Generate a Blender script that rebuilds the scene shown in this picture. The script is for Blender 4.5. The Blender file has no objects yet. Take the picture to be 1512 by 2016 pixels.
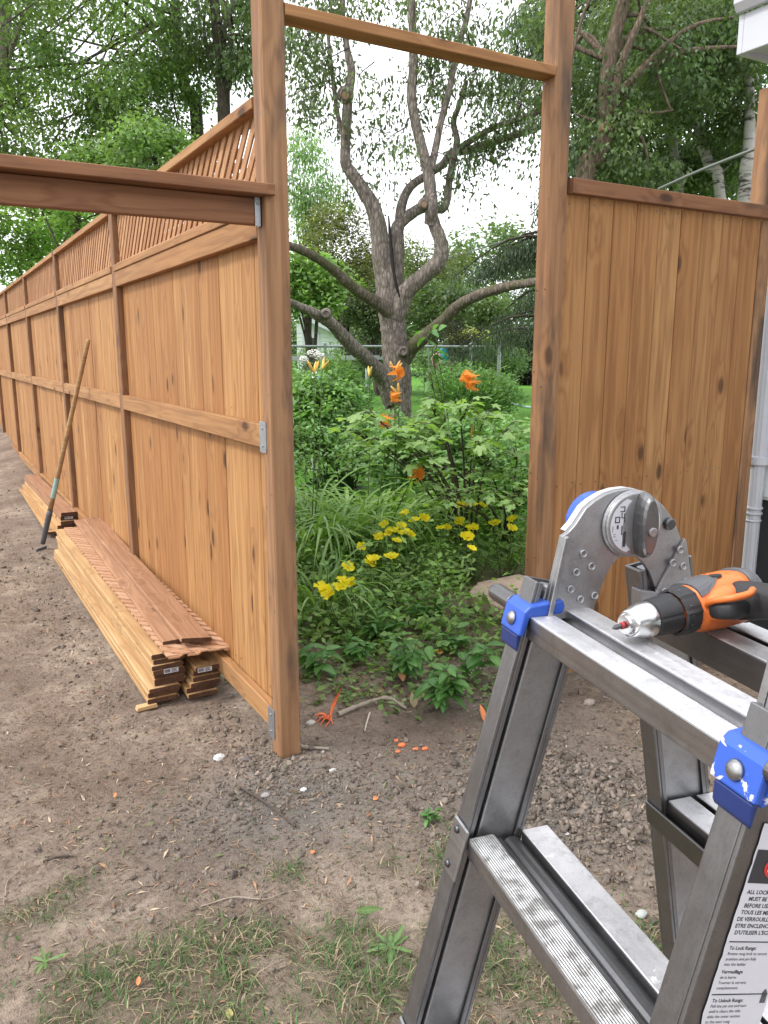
import bpy, math, random
import numpy as np
from mathutils import Matrix, Vector
R = np.random.default_rng(7)
random.seed(7)
sc = bpy.context.scene
COL = sc.collection
rad = math.radians

# ------------------------------------------------------------------ camera
FPX, HZ, EYE = 1560.0, 695.0, 1.6            # focal length in photo pixels (1512 x 2016), horizon row, eye height
PITCH = math.atan((1008 - HZ) / FPX)
YAW = math.atan(911 / math.hypot(FPX, 1008 - HZ))
cam = bpy.data.cameras.new('camera'); camo = bpy.data.objects.new('camera', cam); COL.objects.link(camo)
camo.location = (0, 0, EYE); camo.rotation_euler = (math.pi / 2 - PITCH, 0, -YAW)
cam.sensor_fit = 'VERTICAL'; cam.sensor_height = 24; cam.lens = 24 * FPX / 2016
cam.clip_start = 0.05; cam.clip_end = 1500
sc.camera = camo

# ------------------------------------------------------------------ world, sun, exposure
world = bpy.data.worlds.new('World'); sc.world = world; world.use_nodes = True
wn = world.node_tree; wn.nodes.clear()
def wnode(t, **k):
    n = wn.nodes.new(t)
    for a, b in k.items(): setattr(n, a, b)
    return n
SUN_EL, SUN_AZ = rad(50), rad(-78)           # azimuth measured from +y towards +x
sky = wnode('ShaderNodeTexSky', sky_type='NISHITA', sun_disc=False)
sky.sun_elevation = SUN_EL; sky.sun_rotation = SUN_AZ; sky.altitude = 100; sky.dust_density = 2.0
tc = wnode('ShaderNodeTexCoord'); mp = wnode('ShaderNodeMapping'); mp.inputs['Scale'].default_value = (1, 1, 2.2)
ns = wnode('ShaderNodeTexNoise'); ns.inputs['Scale'].default_value = 3.2; ns.inputs['Detail'].default_value = 6; ns.inputs['Roughness'].default_value = .55
rp = wnode('ShaderNodeValToRGB'); rp.color_ramp.elements[0].position = .30; rp.color_ramp.elements[0].color = (.72, .72, .72, 1)
rp.color_ramp.elements[1].position = .52; rp.color_ramp.elements[1].color = (1, 1, 1, 1)
mx = wnode('ShaderNodeMix', data_type='RGBA'); mx.inputs[7].default_value = (11.2, 11.4, 11.9, 1)
bg = wnode('ShaderNodeBackground'); bg.inputs['Strength'].default_value = 0.1
wo = wnode('ShaderNodeOutputWorld')
L = wn.links.new
L(tc.outputs['Generated'], mp.inputs[0]); L(mp.outputs[0], ns.inputs['Vector']); L(ns.outputs['Fac'], rp.inputs[0])
L(rp.outputs[0], mx.inputs[0]); L(sky.outputs[0], mx.inputs[6]); L(mx.outputs[2], bg.inputs[0]); L(bg.outputs[0], wo.inputs[0])
sun = bpy.data.lights.new('sun', 'SUN'); suno = bpy.data.objects.new('sun', sun); COL.objects.link(suno)
sun.energy = 1.5; sun.angle = rad(12); sun.color = (1, .965, .91)
sd = Vector((math.sin(SUN_AZ) * math.cos(SUN_EL), math.cos(SUN_AZ) * math.cos(SUN_EL), math.sin(SUN_EL)))
suno.rotation_euler = sd.to_track_quat('Z', 'Y').to_euler()
sc.view_settings.view_transform = 'Standard'; sc.view_settings.look = 'None'
sc.view_settings.exposure = 0.95; sc.view_settings.gamma = 1; sc.view_settings.use_curve_mapping = False
sc.cycles.use_denoising = True
sc.cycles.max_bounces = 7; sc.cycles.diffuse_bounces = 4; sc.cycles.transmission_bounces = 5; sc.cycles.transparent_max_bounces = 8
sc.cycles.caustics_reflective = False; sc.cycles.caustics_refractive = False

# ------------------------------------------------------------------ helpers
def ray(x, y):
    u, v = x - 756, 1008 - y
    fw = FPX * math.cos(PITCH) + v * math.sin(PITCH); up = v * math.cos(PITCH) - FPX * math.sin(PITCH)
    c, s = math.cos(YAW), math.sin(YAW)
    return np.array([u * c + fw * s, -u * s + fw * c, up])
def at(x, y, d):                              # point seen at photo pixel (x, y) at horizontal distance d
    r = ray(x, y); return np.array([0, 0, EYE]) + r * d / math.hypot(r[0], r[1])
def onz(x, y, z):
    r = ray(x, y); return np.array([0, 0, EYE]) + r * (z - EYE) / r[2]
def _hash(ix, iy, seed):
    n = (ix.astype(np.int64) * 374761393 + iy.astype(np.int64) * 668265263 + seed * 974711) & 0x7fffffff
    n = ((n ^ (n >> 13)) * 1274126177) & 0x7fffffff
    return ((n ^ (n >> 16)) & 0xffff) / 65535.0
def noise2(x, y, seed=0):
    x = np.asarray(x, float); y = np.asarray(y, float)
    ix, iy = np.floor(x), np.floor(y); fx, fy = x - ix, y - iy
    fx = fx * fx * (3 - 2 * fx); fy = fy * fy * (3 - 2 * fy)
    a = _hash(ix, iy, seed); b = _hash(ix + 1, iy, seed); c = _hash(ix, iy + 1, seed); d = _hash(ix + 1, iy + 1, seed)
    return (a + (b - a) * fx) * (1 - fy) + (c + (d - c) * fx) * fy
def fbm(x, y, seed=0, o=4):
    s = 0; a = .5
    for i in range(o):
        s = s + a * noise2(x * 2 ** i, y * 2 ** i, seed + i * 17); a *= .5
    return s / (1 - .5 ** o)
def sstep(a, b, x):
    t = np.clip((np.asarray(x, float) - a) / (b - a), 0, 1); return t * t * (3 - 2 * t)
def hgt(x, y):                                # height of the ground
    x = np.asarray(x, float); y = np.asarray(y, float)
    d = np.hypot(x, y); near = 1 - sstep(9, 14, d)
    h = near * ((fbm(x * .9, y * .9, 3) - .5) * .05 + (fbm(x * 4, y * 4, 9, 3) - .5) * .026)
    h = h + near * (fbm(x * 14, y * 14, 21, 3) - .5) * .016
    clod = np.exp(-((x - 1.85) ** 2 / .12 + (y - 1.9) ** 2 / .16))
    h = h + clod * (.025 + .05 * (fbm(x * 16, y * 16, 5, 3) - .4))
    h = h + near * (fbm(x * 30, y * 30, 27, 2) - .5) * .010
    p = np.exp(-((x - 1.0) ** 2 / .06 + (y - 2.6) ** 2 / .08)); h = h + p * .03 * fbm(x * 18, y * 18, 6, 3)
    rut = np.exp(-((x - .45) ** 2) / .05) * sstep(2.4, 3.2, y); h = h - .03 * rut
    h = h + .40 * sstep(7, 15, d) * sstep(.8, 3, x + .15 * (y - 8))
    return h
def gz(x, y): return float(hgt(x, y))

def mesh_np(name, verts, faces, mats=(), cols=None, smooth=False, midx=None):
    verts = np.asarray(verts, np.float32); faces = np.asarray(faces, np.int32)
    me = bpy.data.meshes.new(name); n, k = faces.shape
    me.vertices.add(len(verts)); me.vertices.foreach_set('co', verts.ravel())
    me.loops.add(n * k); me.loops.foreach_set('vertex_index', faces.ravel())
    me.polygons.add(n); me.polygons.foreach_set('loop_start', np.arange(0, n * k, k, dtype=np.int32))
    me.polygons.foreach_set('loop_total', np.full(n, k, np.int32))
    if smooth: me.polygons.foreach_set('use_smooth', np.ones(n, bool))
    if midx is not None: me.polygons.foreach_set('material_index', np.asarray(midx, np.int32))
    for m in mats: me.materials.append(m)
    me.update(calc_edges=True)
    if cols is not None:
        a = me.attributes.new('col', 'FLOAT_COLOR', 'FACE' if len(cols) == n else 'POINT')
        c = np.ones((len(cols), 4), np.float32); c[:, :3] = cols; a.data.foreach_set('color', c.ravel())
    return me
def link(name, me, parent=None, loc=None, M=None, **props):
    o = bpy.data.objects.new(name, me); COL.objects.link(o)
    if parent is not None: o.parent = parent
    if M is not None: o.matrix_basis = M
    elif loc is not None: o.location = loc
    for k, v in props.items(): o[k] = v
    return o
def thing(name, label, cat, loc=(0, 0, 0), rz=0, group=None):
    o = link(name, None, None, loc); o.rotation_euler = (0, 0, rz); o.empty_display_size = .1
    o['label'] = label; o['category'] = cat
    if group: o['group'] = group
    return o
def tag(o, label, cat, group=None):
    o['label'] = label; o['category'] = cat
    if group: o['group'] = group
    return o
def basis(X, Z, loc):                         # matrix whose x axis is X and z axis close to Z
    X = Vector(X).normalized(); Z = Vector(Z); Y = Z.cross(X)
    if Y.length < 1e-6: Y = Vector((0, 1, 0)).cross(X)
    Y.normalize(); Z = X.cross(Y)
    return Matrix(((X.x, Y.x, Z.x, loc[0]), (X.y, Y.y, Z.y, loc[1]), (X.z, Y.z, Z.z, loc[2]), (0, 0, 0, 1)))

class G:                                      # collects polygons for one mesh
    def __init__(s): s.v = []; s.f = []; s.m = []
    def add(s, v, f, m=0):
        b = len(s.v); s.v += [tuple(map(float, p)) for p in v]
        for q in f: s.f.append(tuple(i + b for i in q)); s.m.append(m)
        return s
    def box(s, x0, x1, y0, y1, z0, z1, m=0, M=None):
        v = [(x, y, z) for x in (x0, x1) for y in (y0, y1) for z in (z0, z1)]
        if M is not None: v = [M @ Vector(p) for p in v]
        return s.add(v, [(0, 1, 3, 2), (4, 6, 7, 5), (0, 4, 5, 1), (2, 3, 7, 6), (0, 2, 6, 4), (1, 5, 7, 3)], m)
    def prism(s, poly, a0, a1, M=None, m=0, mend=None):  # polygon in (x, z), extruded along y
        n = len(poly); v = [(p[0], a0, p[1]) for p in poly] + [(p[0], a1, p[1]) for p in poly]
        if M is not None: v = [M @ Vector(p) for p in v]
        s.add(v, [(i, (i + 1) % n, n + (i + 1) % n, n + i) for i in range(n)], m)
        b = len(s.v) - 2 * n
        s.f.append(tuple(b + i for i in range(n))[::-1]); s.m.append(m if mend is None else mend)
        s.f.append(tuple(b + n + i for i in range(n))); s.m.append(m if mend is None else mend)
        return s
    def lathe(s, prof, n=20, M=None, m=0):    # profile (t along x, radius), revolved about x
        v = []; f = []
        for t, r in prof:
            for i in range(n):
                a = 2 * math.pi * i / n; v.append((t, r * math.cos(a), r * math.sin(a)))
        for j in range(len(prof) - 1):
            for i in range(n):
                f.append((j * n + i, j * n + (i + 1) % n, (j + 1) * n + (i + 1) % n, (j + 1) * n + i))
        f.append(tuple(range(n))[::-1]); f.append(tuple((len(prof) - 1) * n + i for i in range(n)))
        if M is not None: v = [M @ Vector(p) for p in v]
        return s.add(v, f, m)
    def tube(s, pts, rs, n=8, m=0):
        v, f = tube_np(pts, rs, n); return s.add(v, [tuple(q) for q in f], m)
    def mesh(s, name, mats, smooth=False):
        me = bpy.data.meshes.new(name); me.from_pydata(s.v, [], s.f)
        for m in mats: me.materials.append(m)
        me.polygons.foreach_set('material_index', s.m)
        if smooth: me.polygons.foreach_set('use_smooth', [True] * len(s.f))
        me.update(); return me
    def build(s, name, mats, parent=None, loc=None, M=None, smooth=False, bevel=0, **props):
        if not isinstance(mats, (list, tuple)): mats = [mats]
        o = link(name, s.mesh(name, mats, smooth), parent, loc, M, **props)
        if bevel:
            b = o.modifiers.new('bevel', 'BEVEL'); b.width = bevel; b.segments = 2; b.limit_method = 'ANGLE'; b.angle_limit = rad(35)
        return o

def tube_np(pts, rs, n=8):
    pts = np.asarray(pts, float); k = len(pts); rs = np.broadcast_to(np.asarray(rs, float), (k,))
    T = np.gradient(pts, axis=0); T /= np.linalg.norm(T, axis=1, keepdims=True) + 1e-9
    u = np.cross(T[0], [0, 0, 1.]) if abs(T[0][2]) < .9 else np.cross(T[0], [1., 0, 0])
    u /= np.linalg.norm(u); V = []
    a = np.arange(n) * 2 * math.pi / n
    for i in range(k):
        u = u - T[i] * (u @ T[i]); u /= np.linalg.norm(u) + 1e-9; w = np.cross(T[i], u)
        V.append(pts[i] + rs[i] * (np.cos(a)[:, None] * u + np.sin(a)[:, None] * w))
    V = np.concatenate(V); i = np.arange(n); F = []
    for j in range(k - 1):
        F.append(np.stack([j * n + i, j * n + (i + 1) % n, (j + 1) * n + (i + 1) % n, (j + 1) * n + i], 1))
    return V, np.concatenate(F)
def smooth_path(pts, rs, per=5):
    pts = np.asarray(pts, float); rs = np.asarray(rs, float); n = len(pts)
    P = np.vstack([2 * pts[0] - pts[1], pts, 2 * pts[-1] - pts[-2]]); out = []; ro = []
    for i in range(n - 1):
        p0, p1, p2, p3 = P[i:i + 4]
        for t in np.linspace(0, 1, per, endpoint=False):
            out.append(.5 * ((2 * p1) + (-p0 + p2) * t + (2 * p0 - 5 * p1 + 4 * p2 - p3) * t * t + (-p0 + 3 * p1 - 3 * p2 + p3) * t ** 3))
            ro.append(rs[i] * (1 - t) + rs[i + 1] * t)
    out.append(pts[-1]); ro.append(rs[-1])
    return np.array(out), np.array(ro)
def join(parts):                              # [(v, f), ...] -> one pair
    V = []; F = []; b = 0
    for v, f in parts: V.append(v); F.append(np.asarray(f) + b); b += len(v)
    return np.concatenate(V), np.concatenate(F)

# ------------------------------------------------------------------ materials
class N:
    def __init__(s, name):
        s.mat = bpy.data.materials.new(name); s.mat.use_nodes = True; s.nt = s.mat.node_tree; s.nt.nodes.clear()
        s.out = s.nt.nodes.new('ShaderNodeOutputMaterial')
    def n(s, t, ins=None, **k):
        nd = s.nt.nodes.new(t)
        for a, b in k.items(): setattr(nd, a, b)
        for key, val in (ins or {}).items(): s.set(nd.inputs[key], val)
        return nd
    def set(s, sock, val):
        if isinstance(val, bpy.types.NodeSocket): s.nt.links.new(val, sock)
        else: sock.default_value = val
    def math(s, op, a, b=0.0, c=None, clamp=False):
        nd = s.n('ShaderNodeMath', operation=op, use_clamp=clamp); s.set(nd.inputs[0], a); s.set(nd.inputs[1], b)
        if c is not None: s.set(nd.inputs[2], c)
        return nd.outputs[0]
    def vmath(s, op, a, b):
        nd = s.n('ShaderNodeVectorMath', operation=op); s.set(nd.inputs[0], a); s.set(nd.inputs[1], b); return nd.outputs[0]
    def mix(s, f, a, b, blend='MIX'):
        nd = s.n('ShaderNodeMix', data_type='RGBA', blend_type=blend); s.set(nd.inputs[0], f)
        s.set(nd.inputs[6], c4(a)); s.set(nd.inputs[7], c4(b)); return nd.outputs[2]
    def noise(s, vec, scale, detail=3, rough=.5, dist=0, dim='3D'):
        nd = s.n('ShaderNodeTexNoise', {'Vector': vec, 'Scale': scale, 'Detail': detail, 'Roughness': rough, 'Distortion': dist}, noise_dimensions=dim)
        return nd.outputs['Fac']
    def ramp(s, f, *stops):
        nd = s.n('ShaderNodeValToRGB'); s.set(nd.inputs[0], f); e = nd.color_ramp.elements
        while len(e) < len(stops): e.new(.5)
        for q, (p, c) in zip(e, stops): q.position = p; q.color = c4(c) if not isinstance(c, (int, float)) else (c, c, c, 1)
        return nd.outputs[0]
    def coord(s, k='Object'): return s.n('ShaderNodeTexCoord').outputs[k]
    def rand(s): return s.n('ShaderNodeObjectInfo').outputs['Random']
    def bump(s, h, strength=.3, dist=.01):
        return s.n('ShaderNodeBump', {'Height': h, 'Strength': strength, 'Distance': dist}).outputs[0]
    def bsdf(s, col, rough=.6, metal=0., normal=None, spec=.5, **k):
        b = s.n('ShaderNodeBsdfPrincipled'); s.set(b.inputs['Base Color'], c4(col)); s.set(b.inputs['Roughness'], rough)
        s.set(b.inputs['Metallic'], metal); s.set(b.inputs['Specular IOR Level'], spec)
        if normal is not None: s.set(b.inputs['Normal'], normal)
        for a, v in k.items(): s.set(b.inputs[a], v)
        s.nt.links.new(b.outputs[0], s.out.inputs[0]); return b
def c4(c): return c if isinstance(c, bpy.types.NodeSocket) else (c[0], c[1], c[2], 1)

def wood(name, base, dark, light, knots=1.0, stain=0.0, stain_col=(.05, .042, .038), bands=7.0, vary=.5, rough=.72):
    m = N(name); oc = m.coord(); r = m.rand()
    off = m.vmath('SCALE', (31.7, 17.3, 23.9), (0, 0, 0)); m.set(off.node.inputs['Scale'], r)
    P = m.vmath('ADD', oc, off)
    Pk = m.vmath('MULTIPLY', P, (3.2, 7.0, 7.0))
    vo = m.n('ShaderNodeTexVoronoi', {'Vector': Pk, 'Scale': 1.0, 'Randomness': 1.0})
    kd = vo.outputs['Distance']
    wob = m.noise(m.vmath('MULTIPLY', P, (9, 40, 40)), 1, 2)
    kd2 = m.math('ADD', kd, m.math('MULTIPLY', m.math('SUBTRACT', wob, .5), .12))
    sel = m.n('ShaderNodeSeparateColor', {0: vo.outputs['Color']}).outputs[0]; pick = m.ramp(sel, (.38, 0.0), (.42, 1.0))
    knot = m.math('MULTIPLY', m.math('MULTIPLY', m.ramp(kd2, (.09, 1.0), (.17, 0.0)), knots), pick)
    halo = m.math('MULTIPLY', m.ramp(kd, (.05, 1.0), (.45, 0.0)), pick)
    n1 = m.noise(m.vmath('MULTIPLY', P, (.55, 9, 9)), 1, 3, .55)
    bc = m.math('ADD', m.math('MULTIPLY', n1, bands), m.math('MULTIPLY', halo, 1.6))
    band = m.math('ADD', m.math('MULTIPLY', m.math('SINE', m.math('MULTIPLY', bc, 6.283)), .5), .5)
    band = m.math('POWER', band, 1.8)
    fib = m.noise(m.vmath('MULTIPLY', P, (3.5, 190, 190)), 1, 3, .6)
    mid = m.noise(m.vmath('MULTIPLY', P, (.8, 26, 26)), 1, 2)
    tone = m.noise(m.vmath('MULTIPLY', P, (.7, 2.2, 2.2)), 1, 2)
    t2 = m.math('ADD', m.math('MULTIPLY', m.math('SUBTRACT', r, .5), vary * 1.3), m.math('MULTIPLY', m.math('SUBTRACT', tone, .5), 1.3))
    col = m.mix(m.math('ADD', t2, .5, clamp=True), base, light)
    col = m.mix(m.math('MULTIPLY', band, .42), col, dark)
    col = m.mix(m.math('MULTIPLY', m.ramp(mid, (.42, 0.0), (.72, 1.0)), .45), col, dark)
    col = m.mix(m.ramp(fib, (.35, .22), (.65, 0.0)), col, tuple(c * .55 for c in dark))
    col = m.mix(m.math('MULTIPLY', halo, .30 * knots), col, dark)
    col = m.mix(m.math('MULTIPLY', knot, .88), col, (.058, .028, .016))
    if stain:
        st = m.noise(m.vmath('MULTIPLY', P, (1.6, 7, 7)), 1, 4, .6)
        st = m.math('MULTIPLY', m.ramp(st, (.50, 0.0), (.68, 1.0)), stain)
        col = m.mix(st, col, stain_col)
    hgt_ = m.math('ADD', m.math('MULTIPLY', band, .5), m.math('MULTIPLY', fib, .6))
    m.bsdf(col, m.math('ADD', rough - .08, m.math('MULTIPLY', fib, .18)), normal=m.bump(hgt_, .35, .0012), spec=.28)
    return m.mat
W_PLANK = wood('fence_plank_wood', (.385, .182, .064), (.205, .082, .028), (.50, .275, .108), vary=.82)
W_PLANK2 = wood('panel_plank_wood', (.365, .178, .066), (.185, .074, .028), (.46, .255, .105), vary=.9, bands=7, knots=.9)
W_POST = wood('post_wood', (.295, .150, .072), (.17, .078, .038), (.38, .22, .115), stain=.85, vary=.3, knots=.8)
W_FPOST = wood('fence_post_wood', (.235, .115, .055), (.13, .058, .028), (.31, .17, .088), stain=.5, vary=.3, knots=.8)  # stained brown, darkened further for the shade on faces beside the planks
W_LAT2 = wood('loose_lattice_wood', (.50, .28, .165), (.32, .16, .085), (.62, .39, .25), knots=.15, vary=.7)
W_RAIL = wood('rail_wood', (.36, .178, .070), (.20, .085, .033), (.47, .265, .115), stain=.12, vary=.5)
W_BEAM = wood('beam_wood', (.25, .115, .058), (.13, .05, .024), (.32, .16, .08), stain=.55, vary=.3)
W_SLAT = wood('lattice_wood', (.40, .195, .088), (.24, .105, .045), (.54, .305, .155), knots=.15, vary=.8)
W_BOARD = wood('stacked_board_wood', (.48, .285, .125), (.28, .145, .055), (.60, .40, .205), vary=.7, knots=.7)
W_TOPBD = wood('loose_board_wood', (.34, .175, .095), (.22, .10, .047), (.44, .25, .145), vary=.5, knots=.4)
W_END = wood('board_end_wood', (.085, .040, .022), (.04, .018, .011), (.12, .058, .03), knots=0)
W_HANDLE = wood('handle_wood', (.42, .27, .135), (.22, .12, .055), (.52, .36, .19), stain=.35, stain_col=(.13, .075, .04), knots=.2)

def simple(name, col, rough=.5, metal=0., var=.0, scale=30, bumps=0., spec=.5):
    m = N(name); oc = m.coord(); c = col; nr = None
    nz = m.noise(oc, scale, 4, .6)
    if var: c = m.mix(nz, tuple(x * (1 - var) for x in col), tuple(min(1, x * (1 + var)) for x in col))
    if bumps: nr = m.bump(nz, bumps, .004)
    m.bsdf(c, rough, metal, nr, spec); return m.mat
def aluminium(name, base=.60, rough=.34, paint=.0, streak=(4, 160, 160), dirt=.3):
    m = N(name); oc = m.coord(); P = m.vmath('MULTIPLY', oc, streak)
    br = m.noise(P, 1, 3, .6); bl = m.noise(oc, 28, 4, .6); b2 = m.noise(oc, 7, 3)
    col = m.mix(bl, (base * .78, base * .78, base * .80), (base * 1.14, base * 1.13, base * 1.15)); col = m.mix(m.ramp(m.noise(oc, 300, 3, .7), (.36, .28), (.46, 0.)), col, (base * .5, base * .5, base * .5))
    col = m.mix(m.math('MULTIPLY', m.ramp(m.noise(oc, 46, 5, .7), (.52, 0.), (.70, 1.)), dirt), col, (.16, .15, .14))
    ro = m.math('ADD', m.math('ADD', rough - .12, m.math('MULTIPLY', br, .24)), m.math('MULTIPLY', b2, .14))
    met = 1.0
    if paint:
        pm = m.math('MULTIPLY', m.ramp(m.noise(oc, 40, 6, .68, .6), (.66 - .12 * paint, 0.), (.72 - .12 * paint, 1.)), .85)
        col = m.mix(pm, col, (.60, .60, .58)); met = m.math('SUBTRACT', 1.0, pm); ro = m.math('ADD', ro, m.math('MULTIPLY', pm, .3))
    m.bsdf(col, ro, met, m.bump(br, .22, .0008)); return m.mat
ALU = aluminium('brushed_aluminium', .38, .32, .0, (160, 5, 160)); ALU_TOP = aluminium('worn_skylit_aluminium', .76, .48, .40, (160, 5, 160))  # worn tread metal is paler: sky light on rung tops put into its colour
ALU_DK = aluminium('dark_shaded_aluminium', .20, .30, .0, (160, 5, 160)); ALU_HINGE = aluminium('cast_aluminium_hinge', .38, .42, .0, (60, 60, 60))  # dark metal; on rear rungs and grooves, shade is put into the colour
ALU_STILE = aluminium('stile_aluminium', .25, .36, .0, (160, 160, 4))
def ridged():
    m = N('ridged_aluminium_tread'); oc = m.coord(); sx = m.n('ShaderNodeSeparateXYZ', {0: oc}).outputs[0]
    w = m.math('SINE', m.math('MULTIPLY', sx, 6.283 / .0032)); bl = m.noise(oc, 40, 4, .65)
    col = m.mix(m.ramp(bl, (.45, 0.), (.62, 1.)), (.72, .72, .72), (.30, .29, .28))
    m.bsdf(col, .46, .9, m.bump(w, .7, .0012)); return m.mat
ALU_RIDGE = ridged()
GALV = simple('galvanised_steel', (.36, .38, .40), .5, .85, .35, 60)
BLUE = simple('blue_plastic', (.030, .095, .46), .36, 0, .22, 40)
def blue_painted():
    m = N('paint_spotted_blue_plastic'); oc = m.coord(); pm = m.ramp(m.noise(oc, 42, 4, .6, .5), (.60, 0.), (.64, 1.))
    m.bsdf(m.mix(pm, (.03, .095, .46), (.72, .70, .66)), .4); return m.mat
BLUE_P = blue_painted()
NAVY = simple('dark_blue_plastic', (.012, .028, .13), .42, 0, .2, 40)
ORANGE = simple('orange_plastic', (.70, .165, .035), .42, 0, .12, 60)
BLACKP = simple('black_rubber', (.020, .020, .022), .55, 0, .3, 90, .15)
GREYP = simple('grey_plastic', (.085, .087, .095), .5, 0, .2, 60)
CHROME = simple('chrome_steel', (.62, .62, .62), .27, 1, .1, 30)
STEEL_DK = simple('dark_steel', (.12, .12, .125), .35, .9, .2, 30)
REDB = simple('red_ring', (.42, .05, .05), .5)
WHITE = simple('white_label', (.54, .54, .58), .5, 0, .06, 50)
PRINT = simple('black_print', (.03, .03, .035), .6)
REDP = simple('red_print', (.52, .035, .035), .5)
PWHITE = simple('white_painted_metal', (.50, .515, .56), .42, 0, .06, 12)
DARKF = simple('dark_foundation', (.022, .022, .026), .7, 0, .3, 20, .3)
SIDING = simple('pale_siding', (.62, .66, .66), .6, 0, .06, 3)
ROOF = simple('grey_shingles', (.16, .155, .155), .85, 0, .3, 14, .4)
GLASS = simple('dark_window_glass', (.05, .065, .075), .12, 0, .2, 3)
CABLE = simple('grey_cable', (.16, .17, .16), .6)
STONE = simple('paving_stone', (.34, .255, .205), .85, 0, .30, 22, .5)
BARK_ST = simple('weathered_stick', (.30, .25, .20), .85, 0, .35, 60, .6)
DARK_ST = simple('dark_stick', (.075, .055, .045), .85, 0, .35, 60, .5)
ORPAINT = simple('orange_marking_paint', (.90, .20, .07), .7, 0, .25, 60, .3)
HOSE = simple('pale_hose', (.42, .56, .60), .5)
STATUE_W = simple('white_statue_paint', (.72, .73, .76), .55); STATUE_B = simple('pale_blue_statue_paint', (.30, .45, .66), .55)
TURQ = simple('turquoise_cloth', (.03, .42, .45), .7); PINK = simple('faded_pink_cloth', (.55, .36, .34), .8)

def bark(name, a, b, moss=.0, scale=1.0):
    m = N(name); oc = m.coord('Object'); P = m.vmath('MULTIPLY', oc, (16 * scale, 16 * scale, 4.5 * scale))
    n1 = m.noise(P, 1, 7, .72, 1.4); n2 = m.noise(oc, 2.5, 3)
    v = m.n('ShaderNodeTexVoronoi', {'Vector': m.vmath('ADD', P, m.vmath('SCALE', (1, 1, 1), (0, 0, 0))), 'Scale': 1.6}, feature='DISTANCE_TO_EDGE').outputs['Distance']
    f = m.math('MULTIPLY', n1, m.math('ADD', .6, m.math('MULTIPLY', v, 1.6)))
    col = m.mix(m.ramp(f, (.22, 0.), (.62, 1.)), a, b)
    if moss: col = m.mix(m.math('MULTIPLY', m.ramp(m.noise(oc, 5, 5, .6), (.48, 0.), (.62, 1.)), moss), col, (.085, .095, .035))
    m.bsdf(col, .9, 0, m.bump(f, .9, .02), spec=.15); return m.mat
BARK = bark('apple_bark', (.080, .066, .058), (.35, .30, .262), .2)
BARK_MOSS = bark('mossy_bark', (.06, .05, .038), (.24, .20, .16), .8)
BARK_DK = bark('dark_bark', (.04, .033, .028), (.14, .115, .095), .15)
BARK_BR = bark('brown_bark', (.09, .065, .048), (.26, .20, .155), .1)
def birch():
    m = N('birch_bark'); oc = m.coord(); P = m.vmath('MULTIPLY', oc, (3, 3, 14))
    n1 = m.ramp(m.noise(P, 1, 5, .7, .4), (.50, 0.), (.62, 1.)); col = m.mix(n1, (.42, .40, .37), (.06, .05, .045))
    m.bsdf(col, .8, 0, spec=.2); return m.mat
BIRCH = birch()
CUT = simple('fresh_cut_wood', (.31, .20, .125), .8, 0, .3, 40)

def leaf_attr(name, trans=.42, rough=.5, spec=.35):
    m = N(name); a = m.n('ShaderNodeAttribute', attribute_name='col').outputs['Color']
    b = m.bsdf(a, rough, spec=spec)
    t = m.n('ShaderNodeBsdfTranslucent', {'Color': m.mix(1.0, a, (1.25, 1.35, .6), 'MULTIPLY')})
    mx = m.n('ShaderNodeMixShader', {0: trans}); m.nt.links.new(b.outputs[0], mx.inputs[1]); m.nt.links.new(t.outputs[0], mx.inputs[2])
    m.nt.links.new(mx.outputs[0], m.out.inputs[0]); return m.mat
LEAF = leaf_attr('tree_leaf'); LEAF_D = leaf_attr('conifer_needles', .2, .7, .2)
LITTER = leaf_attr('ground_litter', .0, .9, .1); GRASS = leaf_attr('grass_blades', .3, .6, .25)
def leaf_obj(name, c0, c1, trans=.3, rough=.45, vein=.25):
    m = N(name); r = m.rand(); oc = m.coord(); col = m.mix(r, c0, c1)
    sy = m.n('ShaderNodeSeparateXYZ', {0: oc}); y = m.math('ABSOLUTE', sy.outputs[1])
    vv = m.ramp(y, (.0, vein), (.0022, 0.)); col = m.mix(vv, col, tuple(min(1, c * 1.9) for c in c1))
    col = m.mix(m.math('MULTIPLY', m.noise(oc, 60, 3), .35), col, tuple(c * .6 for c in c0))
    b = m.bsdf(col, rough, spec=.4, normal=m.bump(m.noise(oc, 120, 2), .25, .002))
    t = m.n('ShaderNodeBsdfTranslucent', {'Color': m.mix(1.0, col, (1.25, 1.35, .55), 'MULTIPLY')})
    mx = m.n('ShaderNodeMixShader', {0: trans}); m.nt.links.new(b.outputs[0], mx.inputs[1]); m.nt.links.new(t.outputs[0], mx.inputs[2])
    m.nt.links.new(mx.outputs[0], m.out.inputs[0]); return m.mat
L_SHRUB = leaf_obj('shrub_leaf', (.215, .37, .125), (.37, .53, .205), .45)
L_LILY = leaf_obj('daylily_leaf', (.165, .32, .092), (.35, .50, .185), .385, .38, .35)
L_PRIM = leaf_obj('primrose_leaf', (.155, .30, .09), (.33, .47, .165), .45)
L_SEED = leaf_obj('seedling_leaf', (.08, .21, .055), (.19, .38, .11), .4, .4)
L_WEED = leaf_obj('weed_leaf', (.11, .20, .065), (.20, .31, .11), .3)
L_HOSTA = leaf_obj('hosta_leaf', (.045, .10, .035), (.12, .20, .08), .2, .35)
L_STEM = simple('green_stem', (.085, .14, .045), .6, 0, .3, 30); L_WSTEM = simple('woody_stem', (.075, .055, .04), .8, 0, .4, 40)
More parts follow.
